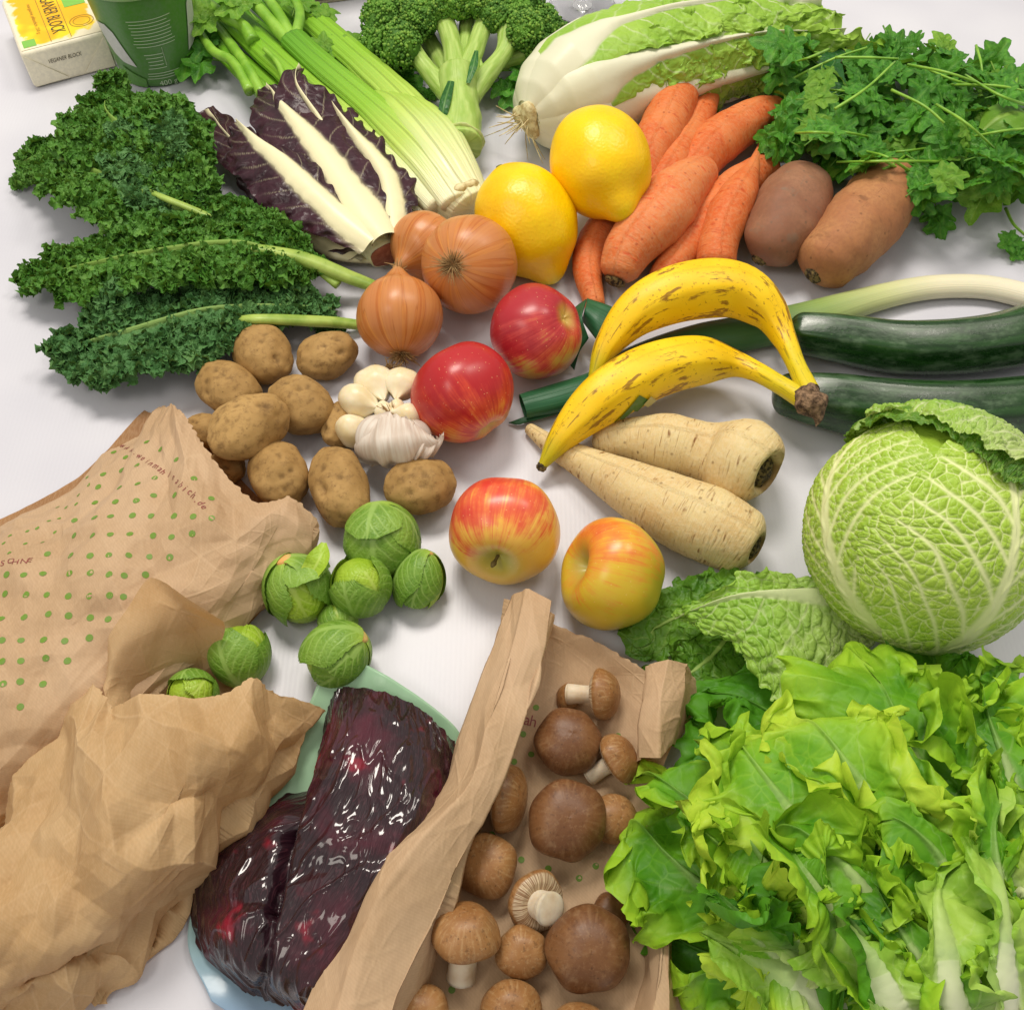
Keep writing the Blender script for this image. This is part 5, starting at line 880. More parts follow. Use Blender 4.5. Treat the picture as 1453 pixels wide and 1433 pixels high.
drow = [([(x, 1002-0*x) for x in (25,)], 0), ([(1, 967), (27, 963), (60, 966)], 0), ([(0, 935), (29, 934), (61, 933), (92, 935)], 0), ([(1, 904), (30, 904), (62, 903), (93, 905), (123, 904)], 0),
        ([(2, 873), (32, 872), (64, 871), (94, 873), (124, 874), (153, 875)], 0), ([(3, 842), (33, 841), (64, 841), (93, 843), (124, 843), (152, 844), (177, 843)], 0),
        ([(6, 815), (34, 812), (64, 811), (95, 812), (124, 812), (151, 814), (179, 813), (208, 812)], 0), ([(66, 782), (97, 785), (125, 785), (153, 783), (183, 784), (212, 786), (239, 787)], 0),
        ([(101, 758), (128, 757), (155, 754), (185, 754), (214, 757), (243, 758), (268, 756)], 0), ([(104, 736), (131, 732), (159, 728), (188, 727), (215, 728), (245, 728), (273, 729), (300, 731)], 0),
        ([(135, 709), (163, 708), (192, 706), (217, 699), (245, 700), (302, 704)], 0), ([(139, 687), (168, 688), (194, 682), (217, 674)], 0), ([(145, 669), (170, 664), (193, 656), (274, 675)], 0), ([(160, 638), (175, 646), (188, 614), (206, 624), (225, 635), (247, 650)], 0),
        ([(120, 672), (122, 686), (108, 700), (90, 718), (105, 712), (80, 716), (70, 735), (52, 745), (85, 732), (76, 752), (40, 750), (12, 756), (15, 780), (60, 765), (38, 768), (2, 768)], 1)]
for row, small in drow:
    for (x, y) in row: dots.append(stamp(V1, x, y, disc[0]*np.array([[0.62, 1.0]] if small else [[1.0, 1.0]]), disc[1], (0.0017 if small else 0.0024)*rg.uniform(0.93, 1.05), -30*small, 0.00025))
build('dot_print', dots, MT_DOT, b1)['kind'] = 'stuff'
def letters(V, s, p0, p1, h, par, mat, off=0.0003, bend=0.0, name='lettering', wide=1.0):
    ps = []; n = len(s)
    for i, ch in enumerate(s):
        if ch == ' ': continue
        k = (i+0.5)/n; x = p0[0]+(p1[0]-p0[0])*k; y = p0[1]+(p1[1]-p0[1])*k-bend*4*k*(1-k)
        ang = -math.degrees(math.atan2(p1[1]-p0[1]-bend*4*(1-2*k), p1[0]-p0[0])); v, f = textmesh(ch); ps.append(stamp(V, x, y, v*np.array([[wide, 1]]), f, h, ang, off))
    return build(name, ps, mat, par)
letters(V1, 'www.weinmahlnahich.de', (170, 627), (293, 718), 0.0075, b1, MT_RED, bend=6); letters(V1, 'SCHNE', (-4, 797), (48, 791), 0.007, b1, MT_RED)

# plain bag in front
b2 = thing('paper_bag', 'plain brown paper bag, crumpled, its mouth open around a dark sprout', 'paper bag', P(180, 1200), 'paper bags')
R2 = [[(60, 1075, .003), (142, 985, .040), (166, 1012, .052), (235, 1000, .066), (305, 992, .068), (360, 960, .070), (402, 986, .050), (454, 1004, .022), (448, 1016, .010)],
      [(20, 1120, .003), (90, 1055, .046), (130, 1070, .064), (200, 1070, .076), (280, 1065, .076), (345, 1045, .070), (395, 1050, .048), (428, 1050, .022), (420, 1060, .004)],
      [(-30, 1180, .003), (30, 1130, .046), (75, 1150, .068), (150, 1160, .078), (240, 1150, .076), (310, 1130, .062), (350, 1130, .038), (378, 1125, .014), (372, 1134, .003)],
      [(-90, 1260, .003), (-40, 1210, .046), (10, 1235, .064), (90, 1250, .074), (180, 1240, .066), (250, 1215, .050), (295, 1210, .028), (318, 1205, .010), (314, 1212, .003)],
      [(-150, 1340, .003), (-110, 1290, .04), (-50, 1320, .058), (40, 1340, .060), (120, 1325, .052), (190, 1300, .040), (235, 1290, .022), (262, 1285, .008), (258, 1292, .003)],
      [(-180, 1420, .003), (-150, 1380, .03), (-90, 1400, .045), (0, 1400, .040), (60, 1375, .030), (120, 1350, .028), (175, 1345, .018), (215, 1345, .006), (212, 1352, .003)],
      [(-190, 1500, .003), (-160, 1460, .02), (-90, 1450, .035), (-10, 1440, .030), (40, 1400, .036), (100, 1385, .032), (150, 1380, .020), (176, 1388, .008), (170, 1396, .003)],
      [(-190, 1560, .003), (-160, 1530, .01), (-90, 1500, .02), (-30, 1490, .02), (30, 1470, .014), (80, 1450, .012), (120, 1430, .008), (140, 1415, .005), (132, 1422, .003)]]
V2 = paper(R2, 360, 330, 8, 0.0120, 16, 3, 0.34, 0.0001, dirs=(38, 1.9), tear=0.002, lin=0.5); build('front_panel', ptile(V2), MT_PAP2, b2)
R2b = [[(146, 945, .044), (152, 905, .060), (178, 868, .070), (212, 820, .078), (262, 852, .074), (316, 884, .058)], [(146, 965, .046), (160, 935, .056), (195, 905, .060), (235, 880, .060), (280, 880, .054), (318, 898, .046)],
       [(150, 990, .048), (172, 972, .040), (205, 955, .034), (245, 935, .032), (285, 920, .030), (312, 925, .026)], [(166, 1016, .050), (185, 1004, .030), (220, 990, .010), (260, 970, .006), (295, 958, .006), (320, 962, .006)], [(150, 1050, .02), (200, 1040, .006), (240, 1030, .005), (290, 1010, .005), (330, 1000, .005), (370, 1000, .005)]]
V = paper(R2b, 140, 140, 12, 0.0045, 20, 3, 0.3, 0.0001); build('back_panel', gridp(V), MT_PAP2, b2)

# ---------------------------------------------------------------- mushroom bag
b3 = thing('paper_bag', 'torn open kraft paper bag holding the brown mushrooms', 'paper bag', P(760, 1200), 'paper bags')
R3 = [[(722, 872, .002), (721, 842, .036), (748, 838, .046), (784, 852, .048), (783, 890, .006)], [(690, 962, .002), (690, 928, .040), (722, 925, .056), (768, 940, .052), (752, 975, .006)],
      [(652, 1078, .002), (656, 1038, .040), (690, 1035, .060), (736, 1045, .052), (722, 1080, .006)], [(622, 1172, .002), (628, 1125, .038), (662, 1118, .062), (702, 1128, .052), (692, 1165, .006)],
      [(545, 1262, .002), (540, 1222, .044), (590, 1200, .064), (655, 1222, .052), (652, 1262, .006)], [(475, 1372, .002), (474, 1322, .044), (525, 1300, .062), (622, 1305, .050), (620, 1348, .006)], [(430, 1490, .002), (425, 1450, .040), (480, 1430, .058), (560, 1430, .050), (575, 1475, .006)], [(400, 1620, .002), (390, 1580, .040), (450, 1560, .058), (530, 1560, .050), (545, 1600, .006)]]
V3 = paper(R3, 260, 160, 21, 0.0045, 14, 3, 0.32, 0.0001, dirs=(10, 2.0), lin=0.9); build('side_flap', ptile(V3), MT_PAP, b3)
R4 = [[(750, 868, .022), (785, 886, .024), (850, 912, .020), (905, 945, .022), (975, 985, .020)], [(735, 980, .004), (785, 960, .010), (840, 975, .008), (895, 1000, .010), (960, 1040, .016)], [(680, 1120, .003), (740, 1110, .004), (800, 1120, .004), (860, 1120, .004), (930, 1130, .010)],
      [(600, 1280, .003), (690, 1290, .003), (780, 1290, .003), (860, 1290, .004), (925, 1270, .010)], [(520, 1480, .003), (640, 1480, .003), (760, 1480, .003), (860, 1480, .003), (940, 1480, .010)]]
V4 = paper(R4, 260, 180, 25, 0.0032, 20, 3, 0.32, 0.0001, tear=0.002); build('bottom_panel', ptile(V4), MT_PAP, b3)
V = paper([[(908, 1010, .010), (919, 942, .040), (948, 936, .050), (978, 941, .042), (984, 962, .012)], [(905, 1040, .008), (912, 1000, .044), (936, 1000, .054), (972, 985, .044), (984, 1000, .010)], [(905, 1085, .006), (908, 1075, .040), (934, 1076, .050), (955, 1055, .038), (965, 1060, .008)]], 80, 90, 31, 0.003, 20, 2, lin=0.9); build('side_flap', gridp(V), MT_PAP, b3)
V = paper([[(900, 1180, .004), (915, 1170, .03), (935, 1175, .032), (945, 1190, .006)], [(902, 1260, .005), (925, 1250, .034), (945, 1250, .036), (958, 1270, .006)], [(908, 1340, .005), (935, 1330, .038), (955, 1335, .038), (965, 1350, .006)], [(890, 1450, .005), (925, 1440, .046), (950, 1440, .046), (970, 1460, .006)]], 120, 80, 33, 0.003, 16, 2, lin=0.9); build('side_flap', gridp(V), MT_PAP, b3)
dots = [stamp(V4, x, y, disc[0], disc[1], 0.0021, 0, 0.00025) for x, y in ((761, 999), (744, 1038), (726, 1050), (756, 1066), (731, 1077), (777, 1062), (875, 1040), (737, 1215), (780, 1228), (822, 1243), (850, 1227), (867, 1257), (602, 1366), (578, 1380), (562, 1398), (545, 1412), (700, 1180), (640, 1400), (690, 1300))]
build('dot_print', dots, MT_DOT, b3)['kind'] = 'stuff'; letters(V4, 'nah', (736, 1014), (764, 1021), 0.0105, b3, MT_RED)

# ---------------------------------------------------------------- mushrooms
def capmat(name, c1, c2, c3):
    m = Mt(name); a = m.noise(40, 3); b = m.n('TexNoise', {'Vector': m.scaled(m.t(), 3, 40, 1), 'Scale': 1.0, 'Detail': 4.0}).outputs[0]; sp = m.n('TexVoronoi', {'Vector': m.obj(), 'Scale': 170.0}).outputs[0]
    c = m.mix(m.mr(a, 0.35, 0.65), c1, c2); c = m.mix(m.math('MULTIPLY', m.mr(b, 0.45, 0.75, 0, 0.5), m.mr(m.t(0), 0.04, 0.3)), c, c3); c = m.mix(m.mr(sp, 0.04, 0.13, 0.6, 0), c, '3b2416'); fk = m.noise(420, 4, rough=0.7); c = m.mix(m.mr(fk, 0.52, 0.68, 0, 0.32), c, c3); c = m.mix(m.mr(m.noise(55, 4, rough=0.65), 0.55, 0.72, 0, 0.28), c, m.mix(0.3, c3, 'd0b890')); c = m.mix(m.mr(m.noise(300, 3, rough=0.7), 0.55, 0.7, 0, 0.45), c, '4a2e1c'); c = m.mix(m.mr(m.t(0), 0.60, 0.66), c, m.mix(m.mr(m.n('TexNoise', {'Vector': m.scaled(m.t(), 2, 160, 1), 'Scale': 1.0}).outputs[0], .4, .6), 'c9b494', '8a6a4c'))
    return m.done(c, 0.42, 0.4, sss=0.06, nor=m.bump(m.math('ADD', m.math('MULTIPLY', b, m.mr(m.t(0), 0.05, 0.3)), m.noise(250, 3)), 0.25, 0.0008))
MT_CAPD = capmat('mushroom_cap_dark', '6a4428', '7e5634', '957250'); MT_CAPL = capmat('mushroom_cap_tan', '8c6036', 'a27648', 'c0a074')
m = Mt('mushroom_stem'); MT_MST = m.done(m.mix(m.mr(m.noise(60, 3), 0.35, 0.7), 'ddd0b8', 'c0a684'), 0.55, sss=0.2, nor=m.bump(m.noise(160, 3), 0.3))
def mushroom(px, py, rpx, ax, label, seed, mat, stem=0.0, lift=0.0, h=0.8, sr=0.36, z=None):
    c, r = ballpos(px, py, rpx, lift, 0.85); ax = nrm(ax); t = thing('mushroom', label, 'mushroom', (c[0], c[1], 0), 'brown mushrooms')
    def prof(ph):
        lo = ph > PI/2; rr = r*np.sin(ph)**0.85; zz = np.where(lo, 0.42*r*np.cos(ph), h*r*np.cos(ph)); k = np.clip((ph-2.45)/0.6, 0, 1); zz = zz+np.where(ph > 2.45, 0.22*r*k, 0); return rr, zz
    s_, V = revolve(c-ax*r*0.12, ax, prof, 60, 64, lambda ph, a: 1+0.10*noise(np.stack([np.sin(ph)*np.cos(a)*1.3, np.sin(ph)*np.sin(a)*1.3, np.cos(ph)+seed*4], -1), seed)+0.015*np.cos(2*a+seed)); build('cap', s_, mat, t)
    L = r*(0.5+stem); e = nrm(np.cross(ax, (0.2, 0.7, 0.3)))
    s_, V, _ = sweep([c-ax*r*0.1, c-ax*(r*0.3+L*0.3), c-ax*(r*0.3+L)+e*r*0.08], [r*sr, r*sr*0.95, r*sr*1.12], 24, 24, ends=False, up=e, lump=((120, 0.08),), seed=seed)
    s2, _ = revolve(V[-1].mean(0), -ax, lambda ph: (r*sr*1.12*np.sin(ph), r*sr*0.25*np.cos(ph)), 10, 24); build('stem', [s_, s2], MT_MST, t)
MM = mushroom
MM(806, 988, 20, D3(-0.5, 0.3, 0.5), 'thin brown cap edge left of the topmost mushroom', 2, MT_CAPL, 0.0, 0)
MM(857, 985, 37, D3(0.95, 0.05, 0.28), 'topmost mushroom seen from the side with its stem to the left', 1, MT_CAPL, 0.6, .006, 0.72)
MM(880, 1074, 36, D3(0.75, 0.55, 0.3), 'mushroom whose pale stem points down left, at the edge of the lettuce', 4, MT_CAPL, 0.7, .004, 0.7)
MM(807, 1050, 48, D3(0.1, 0.5, 0.85), 'dark round cap directly below the topmost mushroom', 3, MT_CAPD)
MM(724, 1135, 46, D3(0.93, -0.05, 0.3), 'mushroom on its side with a gleaming notch, against the paper flap', 5, MT_CAPL, 0.4, .004, 0.6)
MM(872, 1162, 36, D3(0.3, 0.4, 0.8), 'brown cap half covered by lettuce', 7, MT_CAPL)
MM(805, 1163, 57, D3(0.0, 0.35, 0.93), 'large dark cap in the middle of the bag', 6, MT_CAPD, 0, .004)
MM(690, 1228, 45, D3(-0.2, 0.4, 0.85), 'tan speckled cap beside the left flap', 8, MT_CAPL)
MM(868, 1292, 27, D3(0.2, 0.5, 0.7), 'small shaded mushroom behind the biggest cap', 13, MT_CAPD)
MM(758, 1278, 43, D3(-0.4, -0.05, -0.75), 'mushroom lying upside down showing its thick cream stem', 9, MT_CAPL, 0.05, 0, 0.6, 0.5)
MM(660, 1322, 50, D3(0.04, 0.95, 0.35), 'wide cap with a short white stem pointing down', 10, MT_CAPL, 0.85, .014, 0.85, 0.40)
MM(836, 1347, 60, D3(0.0, 0.3, 0.95), 'biggest dark brown cap, at the lower right', 12, MT_CAPD, 0, .004, 0.9)
MM(740, 1352, 37, D3(0.0, 0.2, 0.97), 'small light tan cap in front of the upturned mushroom', 11, MT_CAPL, 0, .004, 0.9)
MM(596, 1438, 42, D3(0.0, 0.4, 0.9), 'tan cap cut off by the lower picture edge, leftmost', 14, MT_CAPL, 0, 0, 0.9)
MM(726, 1440, 47, D3(0.1, 0.4, 0.9), 'tan cap cut off by the lower picture edge, between two others', 15, MT_CAPL, 0, 0, 0.9)
MM(822, 1455, 45, D3(0.1, 0.75, -0.3), 'mushroom with pale gills at the lower picture edge', 16, MT_CAPL, 0.2, .004)

# ---------------------------------------------------------------- beetroot package
m = Mt('beetroot_in_film'); n1 = m.noise(24, 3, dist=0.6); n2 = m.noise(34, 3)
wr = m.n('TexNoise', {'Vector': m.scaled(m.t(), 34, 120, 1), 'Scale': 1.0, 'Detail': 3.0, 'Distortion': 1.2}).outputs[0]; wr2 = m.n('TexNoise', {'Vector': m.scaled(m.t(), 9, 34, 1), 'Scale': 1.0, 'Detail': 2.0, 'Distortion': 1.5}).outputs[0]
rdg = m.math('ABSOLUTE', m.math('SUBTRACT', wr2, 0.5)); c = m.mix(m.mr(n1, 0.42, 0.72), '200813', '4a0d22'); c = m.mix(m.mr(n2, 0.60, 0.72, 0, 0.85), c, '8a142c'); c = m.mix(m.mr(rdg, 0.0, 0.03, 0.25, 0), c, '6a3a44')
MT_BEET = m.done(c, 0.5, 0.2, coat=1.0, coatr=0.09, nor=m.bump(m.math('ADD', m.math('MULTIPLY', rdg, -4.0), m.math('MULTIPLY', wr, 0.35)), 0.35, 0.0022))
m = Mt('plastic_film'); MT_FILM = m.done(m.mix(m.mr(m.n('SeparateXYZ', {0: m.obj()}).outputs[1], -0.13, 0.02), 'a4c0e4', 'aed4b0'), 0.22, 0.5, nor=m.bump(m.noise(60, 3), 0.3), trans=0.3)
bt = thing('beetroot_package', 'vacuum packed dark beetroot in shiny film on a pale green blue backing', 'package', P(460, 1200))
RB = [[(458, 992, .005), (490, 975, .024), (550, 985, .030), (605, 1012, .030), (645, 1056, .006)], [(448, 1060, .005), (478, 1045, .040), (545, 1055, .046), (608, 1075, .042), (652, 1110, .008)], [(392, 1140, .005), (436, 1130, .044), (515, 1145, .050), (590, 1150, .052), (645, 1175, .008)],
      [(300, 1205, .006), (370, 1215, .036), (475, 1235, .052), (560, 1240, .050), (625, 1245, .008)], [(272, 1280, .006), (335, 1290, .044), (430, 1315, .050), (515, 1325, .044), (580, 1330, .008)], [(285, 1345, .005), (335, 1365, .034), (400, 1385, .042), (465, 1405, .034), (520, 1420, .006)], [(345, 1400, .003), (380, 1418, .010), (425, 1432, .012), (470, 1450, .010), (520, 1475, .003)]]
VB = sheet(RB, 360, 300); X, Y = arc(VB); pr = proj(VB); N = grid_normal(VB); N = np.where(N[..., 2:3] < 0, -N, N)
def vall(p0, p1, w):      # groove between the beets
    p0, p1 = np.array(p0, float), np.array(p1, float); d = p1-p0; k = np.clip(((pr-p0)@d)/(d@d), 0, 1); q = np.linalg.norm(pr-(p0+k[..., None]*d), axis=-1); return np.exp(-(q/w)**2)
g = vall((440, 1050), (405, 1180), 10)*0.010+vall((405, 1180), (385, 1290), 9)*0.011+vall((385, 1290), (372, 1400), 8)*0.005+vall((300, 1290), (380, 1270), 12)*0.003+vall((400, 1240), (560, 1215), 14)*0.002
wn = noise(np.stack([X*30, Y*110, 0*X], -1)+vnoise(np.stack([X*25, Y*25, 0*X], -1), 4)*0.8, 7); w2 = 1-np.abs(noise(np.stack([X*16+3, Y*60, 0*X], -1)+vnoise(np.stack([X*20, Y*20, 0*X], -1), 6), 9))*2.2
rid = lambda fx, fy, sd, w: np.exp(-(noise(np.stack([X*fx, Y*fy, 0*X+sd], -1)+vnoise(np.stack([X*28, Y*28, 0*X+sd], -1), sd)*0.55, sd)/w)**2)
VB = VB+N*(-g+0.0006*wn+0.0013*rid(22, 60, 3, 0.09)+0.0006*rid(45, 120, 5, 0.13)+0.00012*rid(90, 200, 8, 0.2)+0.003*noise(np.stack([X*14, Y*14, 0*X], -1), 3))[..., None]
build('beetroot', gridp(minz(VB)), MT_BEET, bt)
V = sheet([[(468, 918, .030), (530, 948, .022), (590, 985, .018), (645, 1030, .012), (660, 1062, .004)], [(438, 1000, .016), (500, 1040, .006), (560, 1060, .005), (620, 1090, .004), (650, 1110, .004)], [(375, 1120, .006), (450, 1150, .004), (520, 1160, .004), (600, 1170, .004), (640, 1180, .003)], [(300, 1230, .004), (380, 1250, .003), (460, 1260, .003), (540, 1260, .003), (600, 1260, .003)], [(266, 1330, .006), (330, 1360, .003), (400, 1380, .003), (460, 1390, .003), (520, 1400, .003)], [(300, 1420, .006), (350, 1450, .004), (400, 1460, .003), (450, 1470, .003), (510, 1480, .003)]], 90, 60)
V = V+np.array([0, 0, 1])*(0.0015*noise(V*45, 5))[..., None]; solid(build('backing_film', gridp(minz(V, .0022)), MT_FILM, bt), 0.0008)

# ---------------------------------------------------------------- escarole
MT_LET = leafmat('lettuce_leaf', '3f8212', '76b028', 'd8e2a8', trans=0.2, bs=0.35, fs=26, vf=90, rough=0.45, spec=0.28, edge='a8d034', edgepos=(0.5, 1.0), base='d6dcae', basepos=(0.15, 0.55), ribf=0.75)
MT_LETY = leafmat('lettuce_heart_leaf', '62a41c', '98c834', 'e4eabc', trans=0.24, bs=0.35, fs=26, vf=90, rough=0.45, spec=0.28, edge='c6e044', edgepos=(0.4, 0.95), base='dde2b4', basepos=(0.15, 0.55), ribf=0.75)
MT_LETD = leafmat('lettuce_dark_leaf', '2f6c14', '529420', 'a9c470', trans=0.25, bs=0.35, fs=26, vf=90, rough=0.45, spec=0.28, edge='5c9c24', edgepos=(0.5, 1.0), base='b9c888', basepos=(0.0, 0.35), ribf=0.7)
MT_LETP = leafmat('lettuce_pale_leaf', '84b438', 'aed058', 'f4f2dc', trans=0.2, bs=0.3, fs=26, vf=90, rough=0.42, spec=0.3, edge='84b434', base='d8e2a8', basepos=(0.2, 0.75), ribf=0.9)
le = thing('escarole_lettuce', 'huge frilly escarole lettuce filling the lower right corner', 'lettuce', P(1200, 1250))
def lettuce(pa, wd, seed, mat, roll=0, cup=0.3, amp=1.0, ribw=(0.6, 0.34, 0.16, 0.05, 0.02), n=(170, 120)):
    G, T = leaf(pa, wd, n[0], n[1], roll=roll, cup=cup, seed=seed, jag=0.17, jf=30, ribw=ribw, riblift=0.002, nlat=5, ruf=((15, 0.038*amp, 1.2), (36, 0.024*amp, 1.4), (84, 0.0150*amp, 2.2), (190, 0.0060*amp, 2.0)))
    T[..., 2] *= ss(0.95, 0.35, T[..., 0])*0.8+0.12; T[..., 2] *= np.where(T[..., 2] < 0.55, 0.6, 1)
    build('leaf', gridp(minz(G), T), mat, le)
Wf = [26, 36, 60, 84, 80, 34]
LV = [  # lowest and furthest first
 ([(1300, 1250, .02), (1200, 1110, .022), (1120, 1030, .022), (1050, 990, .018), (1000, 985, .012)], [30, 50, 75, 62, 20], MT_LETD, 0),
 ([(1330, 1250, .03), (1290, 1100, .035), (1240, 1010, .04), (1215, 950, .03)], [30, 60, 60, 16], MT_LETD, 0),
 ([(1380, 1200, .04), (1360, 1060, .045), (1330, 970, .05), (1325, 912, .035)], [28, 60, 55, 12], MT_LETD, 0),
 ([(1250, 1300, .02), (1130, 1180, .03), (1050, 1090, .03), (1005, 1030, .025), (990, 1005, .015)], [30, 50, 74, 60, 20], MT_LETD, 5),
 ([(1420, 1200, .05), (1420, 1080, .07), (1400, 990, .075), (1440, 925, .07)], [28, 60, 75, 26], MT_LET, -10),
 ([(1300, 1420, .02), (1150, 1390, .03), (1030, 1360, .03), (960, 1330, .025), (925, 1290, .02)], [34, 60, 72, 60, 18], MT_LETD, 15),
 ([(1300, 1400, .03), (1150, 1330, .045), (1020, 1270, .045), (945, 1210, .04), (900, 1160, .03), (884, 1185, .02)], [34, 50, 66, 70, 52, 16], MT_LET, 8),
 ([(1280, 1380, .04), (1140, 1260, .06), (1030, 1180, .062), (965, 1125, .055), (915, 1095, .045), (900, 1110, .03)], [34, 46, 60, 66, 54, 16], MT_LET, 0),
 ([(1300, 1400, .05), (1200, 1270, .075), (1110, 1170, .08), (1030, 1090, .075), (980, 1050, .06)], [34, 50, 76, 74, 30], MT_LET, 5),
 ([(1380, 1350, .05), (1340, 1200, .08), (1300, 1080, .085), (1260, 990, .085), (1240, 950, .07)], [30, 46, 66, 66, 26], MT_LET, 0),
 ([(1400, 1350, .05), (1400, 1200, .085), (1370, 1080, .09), (1340, 990, .085), (1345, 945, .07)], [30, 46, 66, 62, 22], MT_LET, -5),
 ([(1300, 1390, .06), (1210, 1260, .09), (1130, 1160, .098), (1060, 1070, .095), (1030, 1040, .075)], [32, 48, 72, 76, 34], MT_LETY, -10),
 ([(1360, 1370, .06), (1290, 1230, .095), (1220, 1110, .105), (1160, 1030, .10), (1130, 1020, .08)], [32, 48, 78, 82, 36], MT_LETY, 10),
 ([(1290, 1410, .055), (1180, 1330, .085), (1080, 1250, .09), (1000, 1180, .085), (950, 1140, .07)], [30, 40, 54, 62, 30], MT_LETY, 15),
 ([(1390, 1370, .06), (1360, 1230, .10), (1310, 1120, .11), (1250, 1070, .11), (1220, 1070, .09)], [32, 48, 74, 76, 34], MT_LET, -10),
 ([(1460, 1350, .06), (1450, 1220, .09), (1430, 1100, .10), (1400, 1010, .095), (1390, 960, .08)], [30, 46, 62, 58, 20], MT_LET, 10),
 ([(1350, 1400, .07), (1270, 1310, .105), (1190, 1220, .115), (1120, 1170, .112), (1090, 1180, .095)], [30, 44, 68, 70, 30], MT_LET, 0),
 ([(1400, 1400, .07), (1370, 1300, .11), (1330, 1210, .12), (1270, 1160, .12), (1240, 1170, .105)], [30, 44, 66, 66, 30], MT_LET, 15),
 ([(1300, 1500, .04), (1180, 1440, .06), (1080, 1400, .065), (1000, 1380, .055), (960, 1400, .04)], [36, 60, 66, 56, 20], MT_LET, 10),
 ([(1380, 1480, .07), (1270, 1410, .095), (1180, 1350, .10), (1110, 1330, .09), (1080, 1340, .08)], [46, 62, 66, 52, 18], MT_LETY, 20),
 ([(1440, 1480, .08), (1430, 1370, .115), (1420, 1260, .12), (1410, 1170, .118), (1430, 1130, .10)], [44, 46, 58, 62, 24], MT_LET, -10),
 ([(1420, 1520, .085), (1350, 1430, .115), (1290, 1340, .12), (1250, 1270, .118), (1240, 1250, .10)], [40, 44, 56, 52, 18], MT_LET, 20),
 ([(1500, 1480, .06), (1480, 1340, .09), (1470, 1200, .10), (1460, 1090, .1), (1450, 1040, .09)], [34, 50, 60, 60, 24], MT_LET, 0)]
rl = random.Random(21)
for i in range(16):       # smaller heart leaves filling the middle
    tx, ty = rl.uniform(960, 1440), rl.uniform(1080, 1330); fx, fy = 1250+(tx-960)*0.45, 1480; k = rl.uniform(0.45, 0.6); x0, y0 = tx+(fx-tx)*k, ty+(fy-ty)*k; z = 0.085+0.03*rl.random()
    LV.append(([(x0, y0, z*0.8), (tx+(x0-tx)*.6, ty+(y0-ty)*.6, z), (tx+(x0-tx)*.2, ty+(y0-ty)*.2, z+.008), (tx, ty, z-.012)], [22, 42, 50, 16], rl.choice([MT_LET, MT_LETY, MT_LET, MT_LETD]), rl.uniform(-35, 35)))
LV += [([(1250, 1540, .06), (1190, 1450, .09), (1120, 1390, .10), (1050, 1350, .095), (1020, 1340, .085)], [50, 76, 80, 60, 20], MT_LETP, 10), ([(1300, 1560, .07), (1270, 1450, .115), (1240, 1370, .125), (1200, 1310, .12), (1180, 1290, .105)], [34, 40, 52, 50, 18], MT_LETP, 15),
       ([(1380, 1560, .07), (1360, 1450, .12), (1345, 1360, .132), (1330, 1280, .13), (1330, 1240, .115)], [40, 38, 44, 50, 18], MT_LETP, 0), ([(1440, 1560, .07), (1430, 1450, .12), (1425, 1350, .135), (1420, 1260, .133), (1400, 1210, .115)], [40, 40, 46, 52, 18], MT_LETP, -15),
       ([(1500, 1540, .07), (1480, 1430, .11), (1465, 1330, .125), (1460, 1250, .12)], [40, 44, 50, 18], MT_LETP, -25)]
for i, (pa, wd, mt_, ro) in enumerate(LV):
    pl = mt_ is MT_LETP; lettuce(pa, wd, 400+i, mt_, roll=ro, cup=(0.2, 0.5, -0.4) if not pl else (-0.8, -0.5, -0.3), amp=0.6 if pl else 1.0, ribw=(0.95, 0.8, 0.5, 0.25, 0.08) if pl else (0.6, 0.34, 0.16, 0.05, 0.02))

# ---------------------------------------------------------------- packages and glass at the back
A0, B0 = P(50, 127), P(167, 96); ex = nrm(B0-A0); ey = np.array((-ex[1], ex[0], 0)); wB = np.linalg.norm(B0-A0); hB = 0.040; dB = 0.105
def boxg(o, ex, ey, w, d, h, r=0.004, n=5):
    k = np.linspace(0, PI/2, n); L = []
    pr_ = [(-r+0, 0)] if False else None
    zs = [(z, ins) for z, ins in zip(r-r*np.cos(k), r-r*np.sin(k))]+[(h-r+r*np.sin(q), r-r*np.cos(q)) for q in k]
    out = []
    for z, ins in zs:
        ring = []
        for cx, cy, a0 in ((w-r, r, -PI/2), (w-r, d-r, 0), (r, d-r, PI/2), (r, r, PI)):
            for q in k: ring.append((cx+(r-ins)*math.cos(a0+q), cy+(r-ins)*math.sin(a0+q)))
        out.append([o+ex*x+ey*y+np.array((0, 0, z)) for x, y in ring])
    V = np.array(out); pc = gridp(V, None, True, flip=True); nn = V.shape[1]; b0 = len(pc[0]); return [pc, (V[-1], [tuple(range(nn))], None), (V[0], [tuple(range(nn))[::-1]], None)]
MT_BLK = flatmat('cream_wrapper', 'f2ead0', 0.4)
bk = thing('margarine_block', 'wrapped block with yellow watercolour print and green logos at the top left', 'package', A0)
build('wrapper', boxg(A0, ex, ey, wB, dB, hB), MT_BLK, bk)
m = Mt('watercolour_print'); xx = m.t(0); yy = m.t(1); n1 = m.noise(38, 4, dist=0.4); n2 = m.noise(20, 3)
ed = m.math('MINIMUM', m.math('MINIMUM', xx, m.math('SUBTRACT', 1.0, xx)), m.math('MULTIPLY', yy, 1.3)); msk = m.mr(m.math('ADD', ed, m.math('MULTIPLY', m.math('SUBTRACT', n1, 0.5), 0.55)), 0.06, 0.12)
MT_WAT = m.done(m.mix(msk, 'ece2c4', m.mix(m.mr(n2, 0.45, 0.6), 'fada20', 'f2b818')), 0.35)
o1 = A0+np.array((0, 0, hB+0.0004)); xs, ys = np.meshgrid(np.linspace(0.03, 0.97, 8), np.linspace(0.03, 0.97, 8), indexing='ij'); VT = o1+xs[..., None]*ex*wB+ys[..., None]*ey*dB
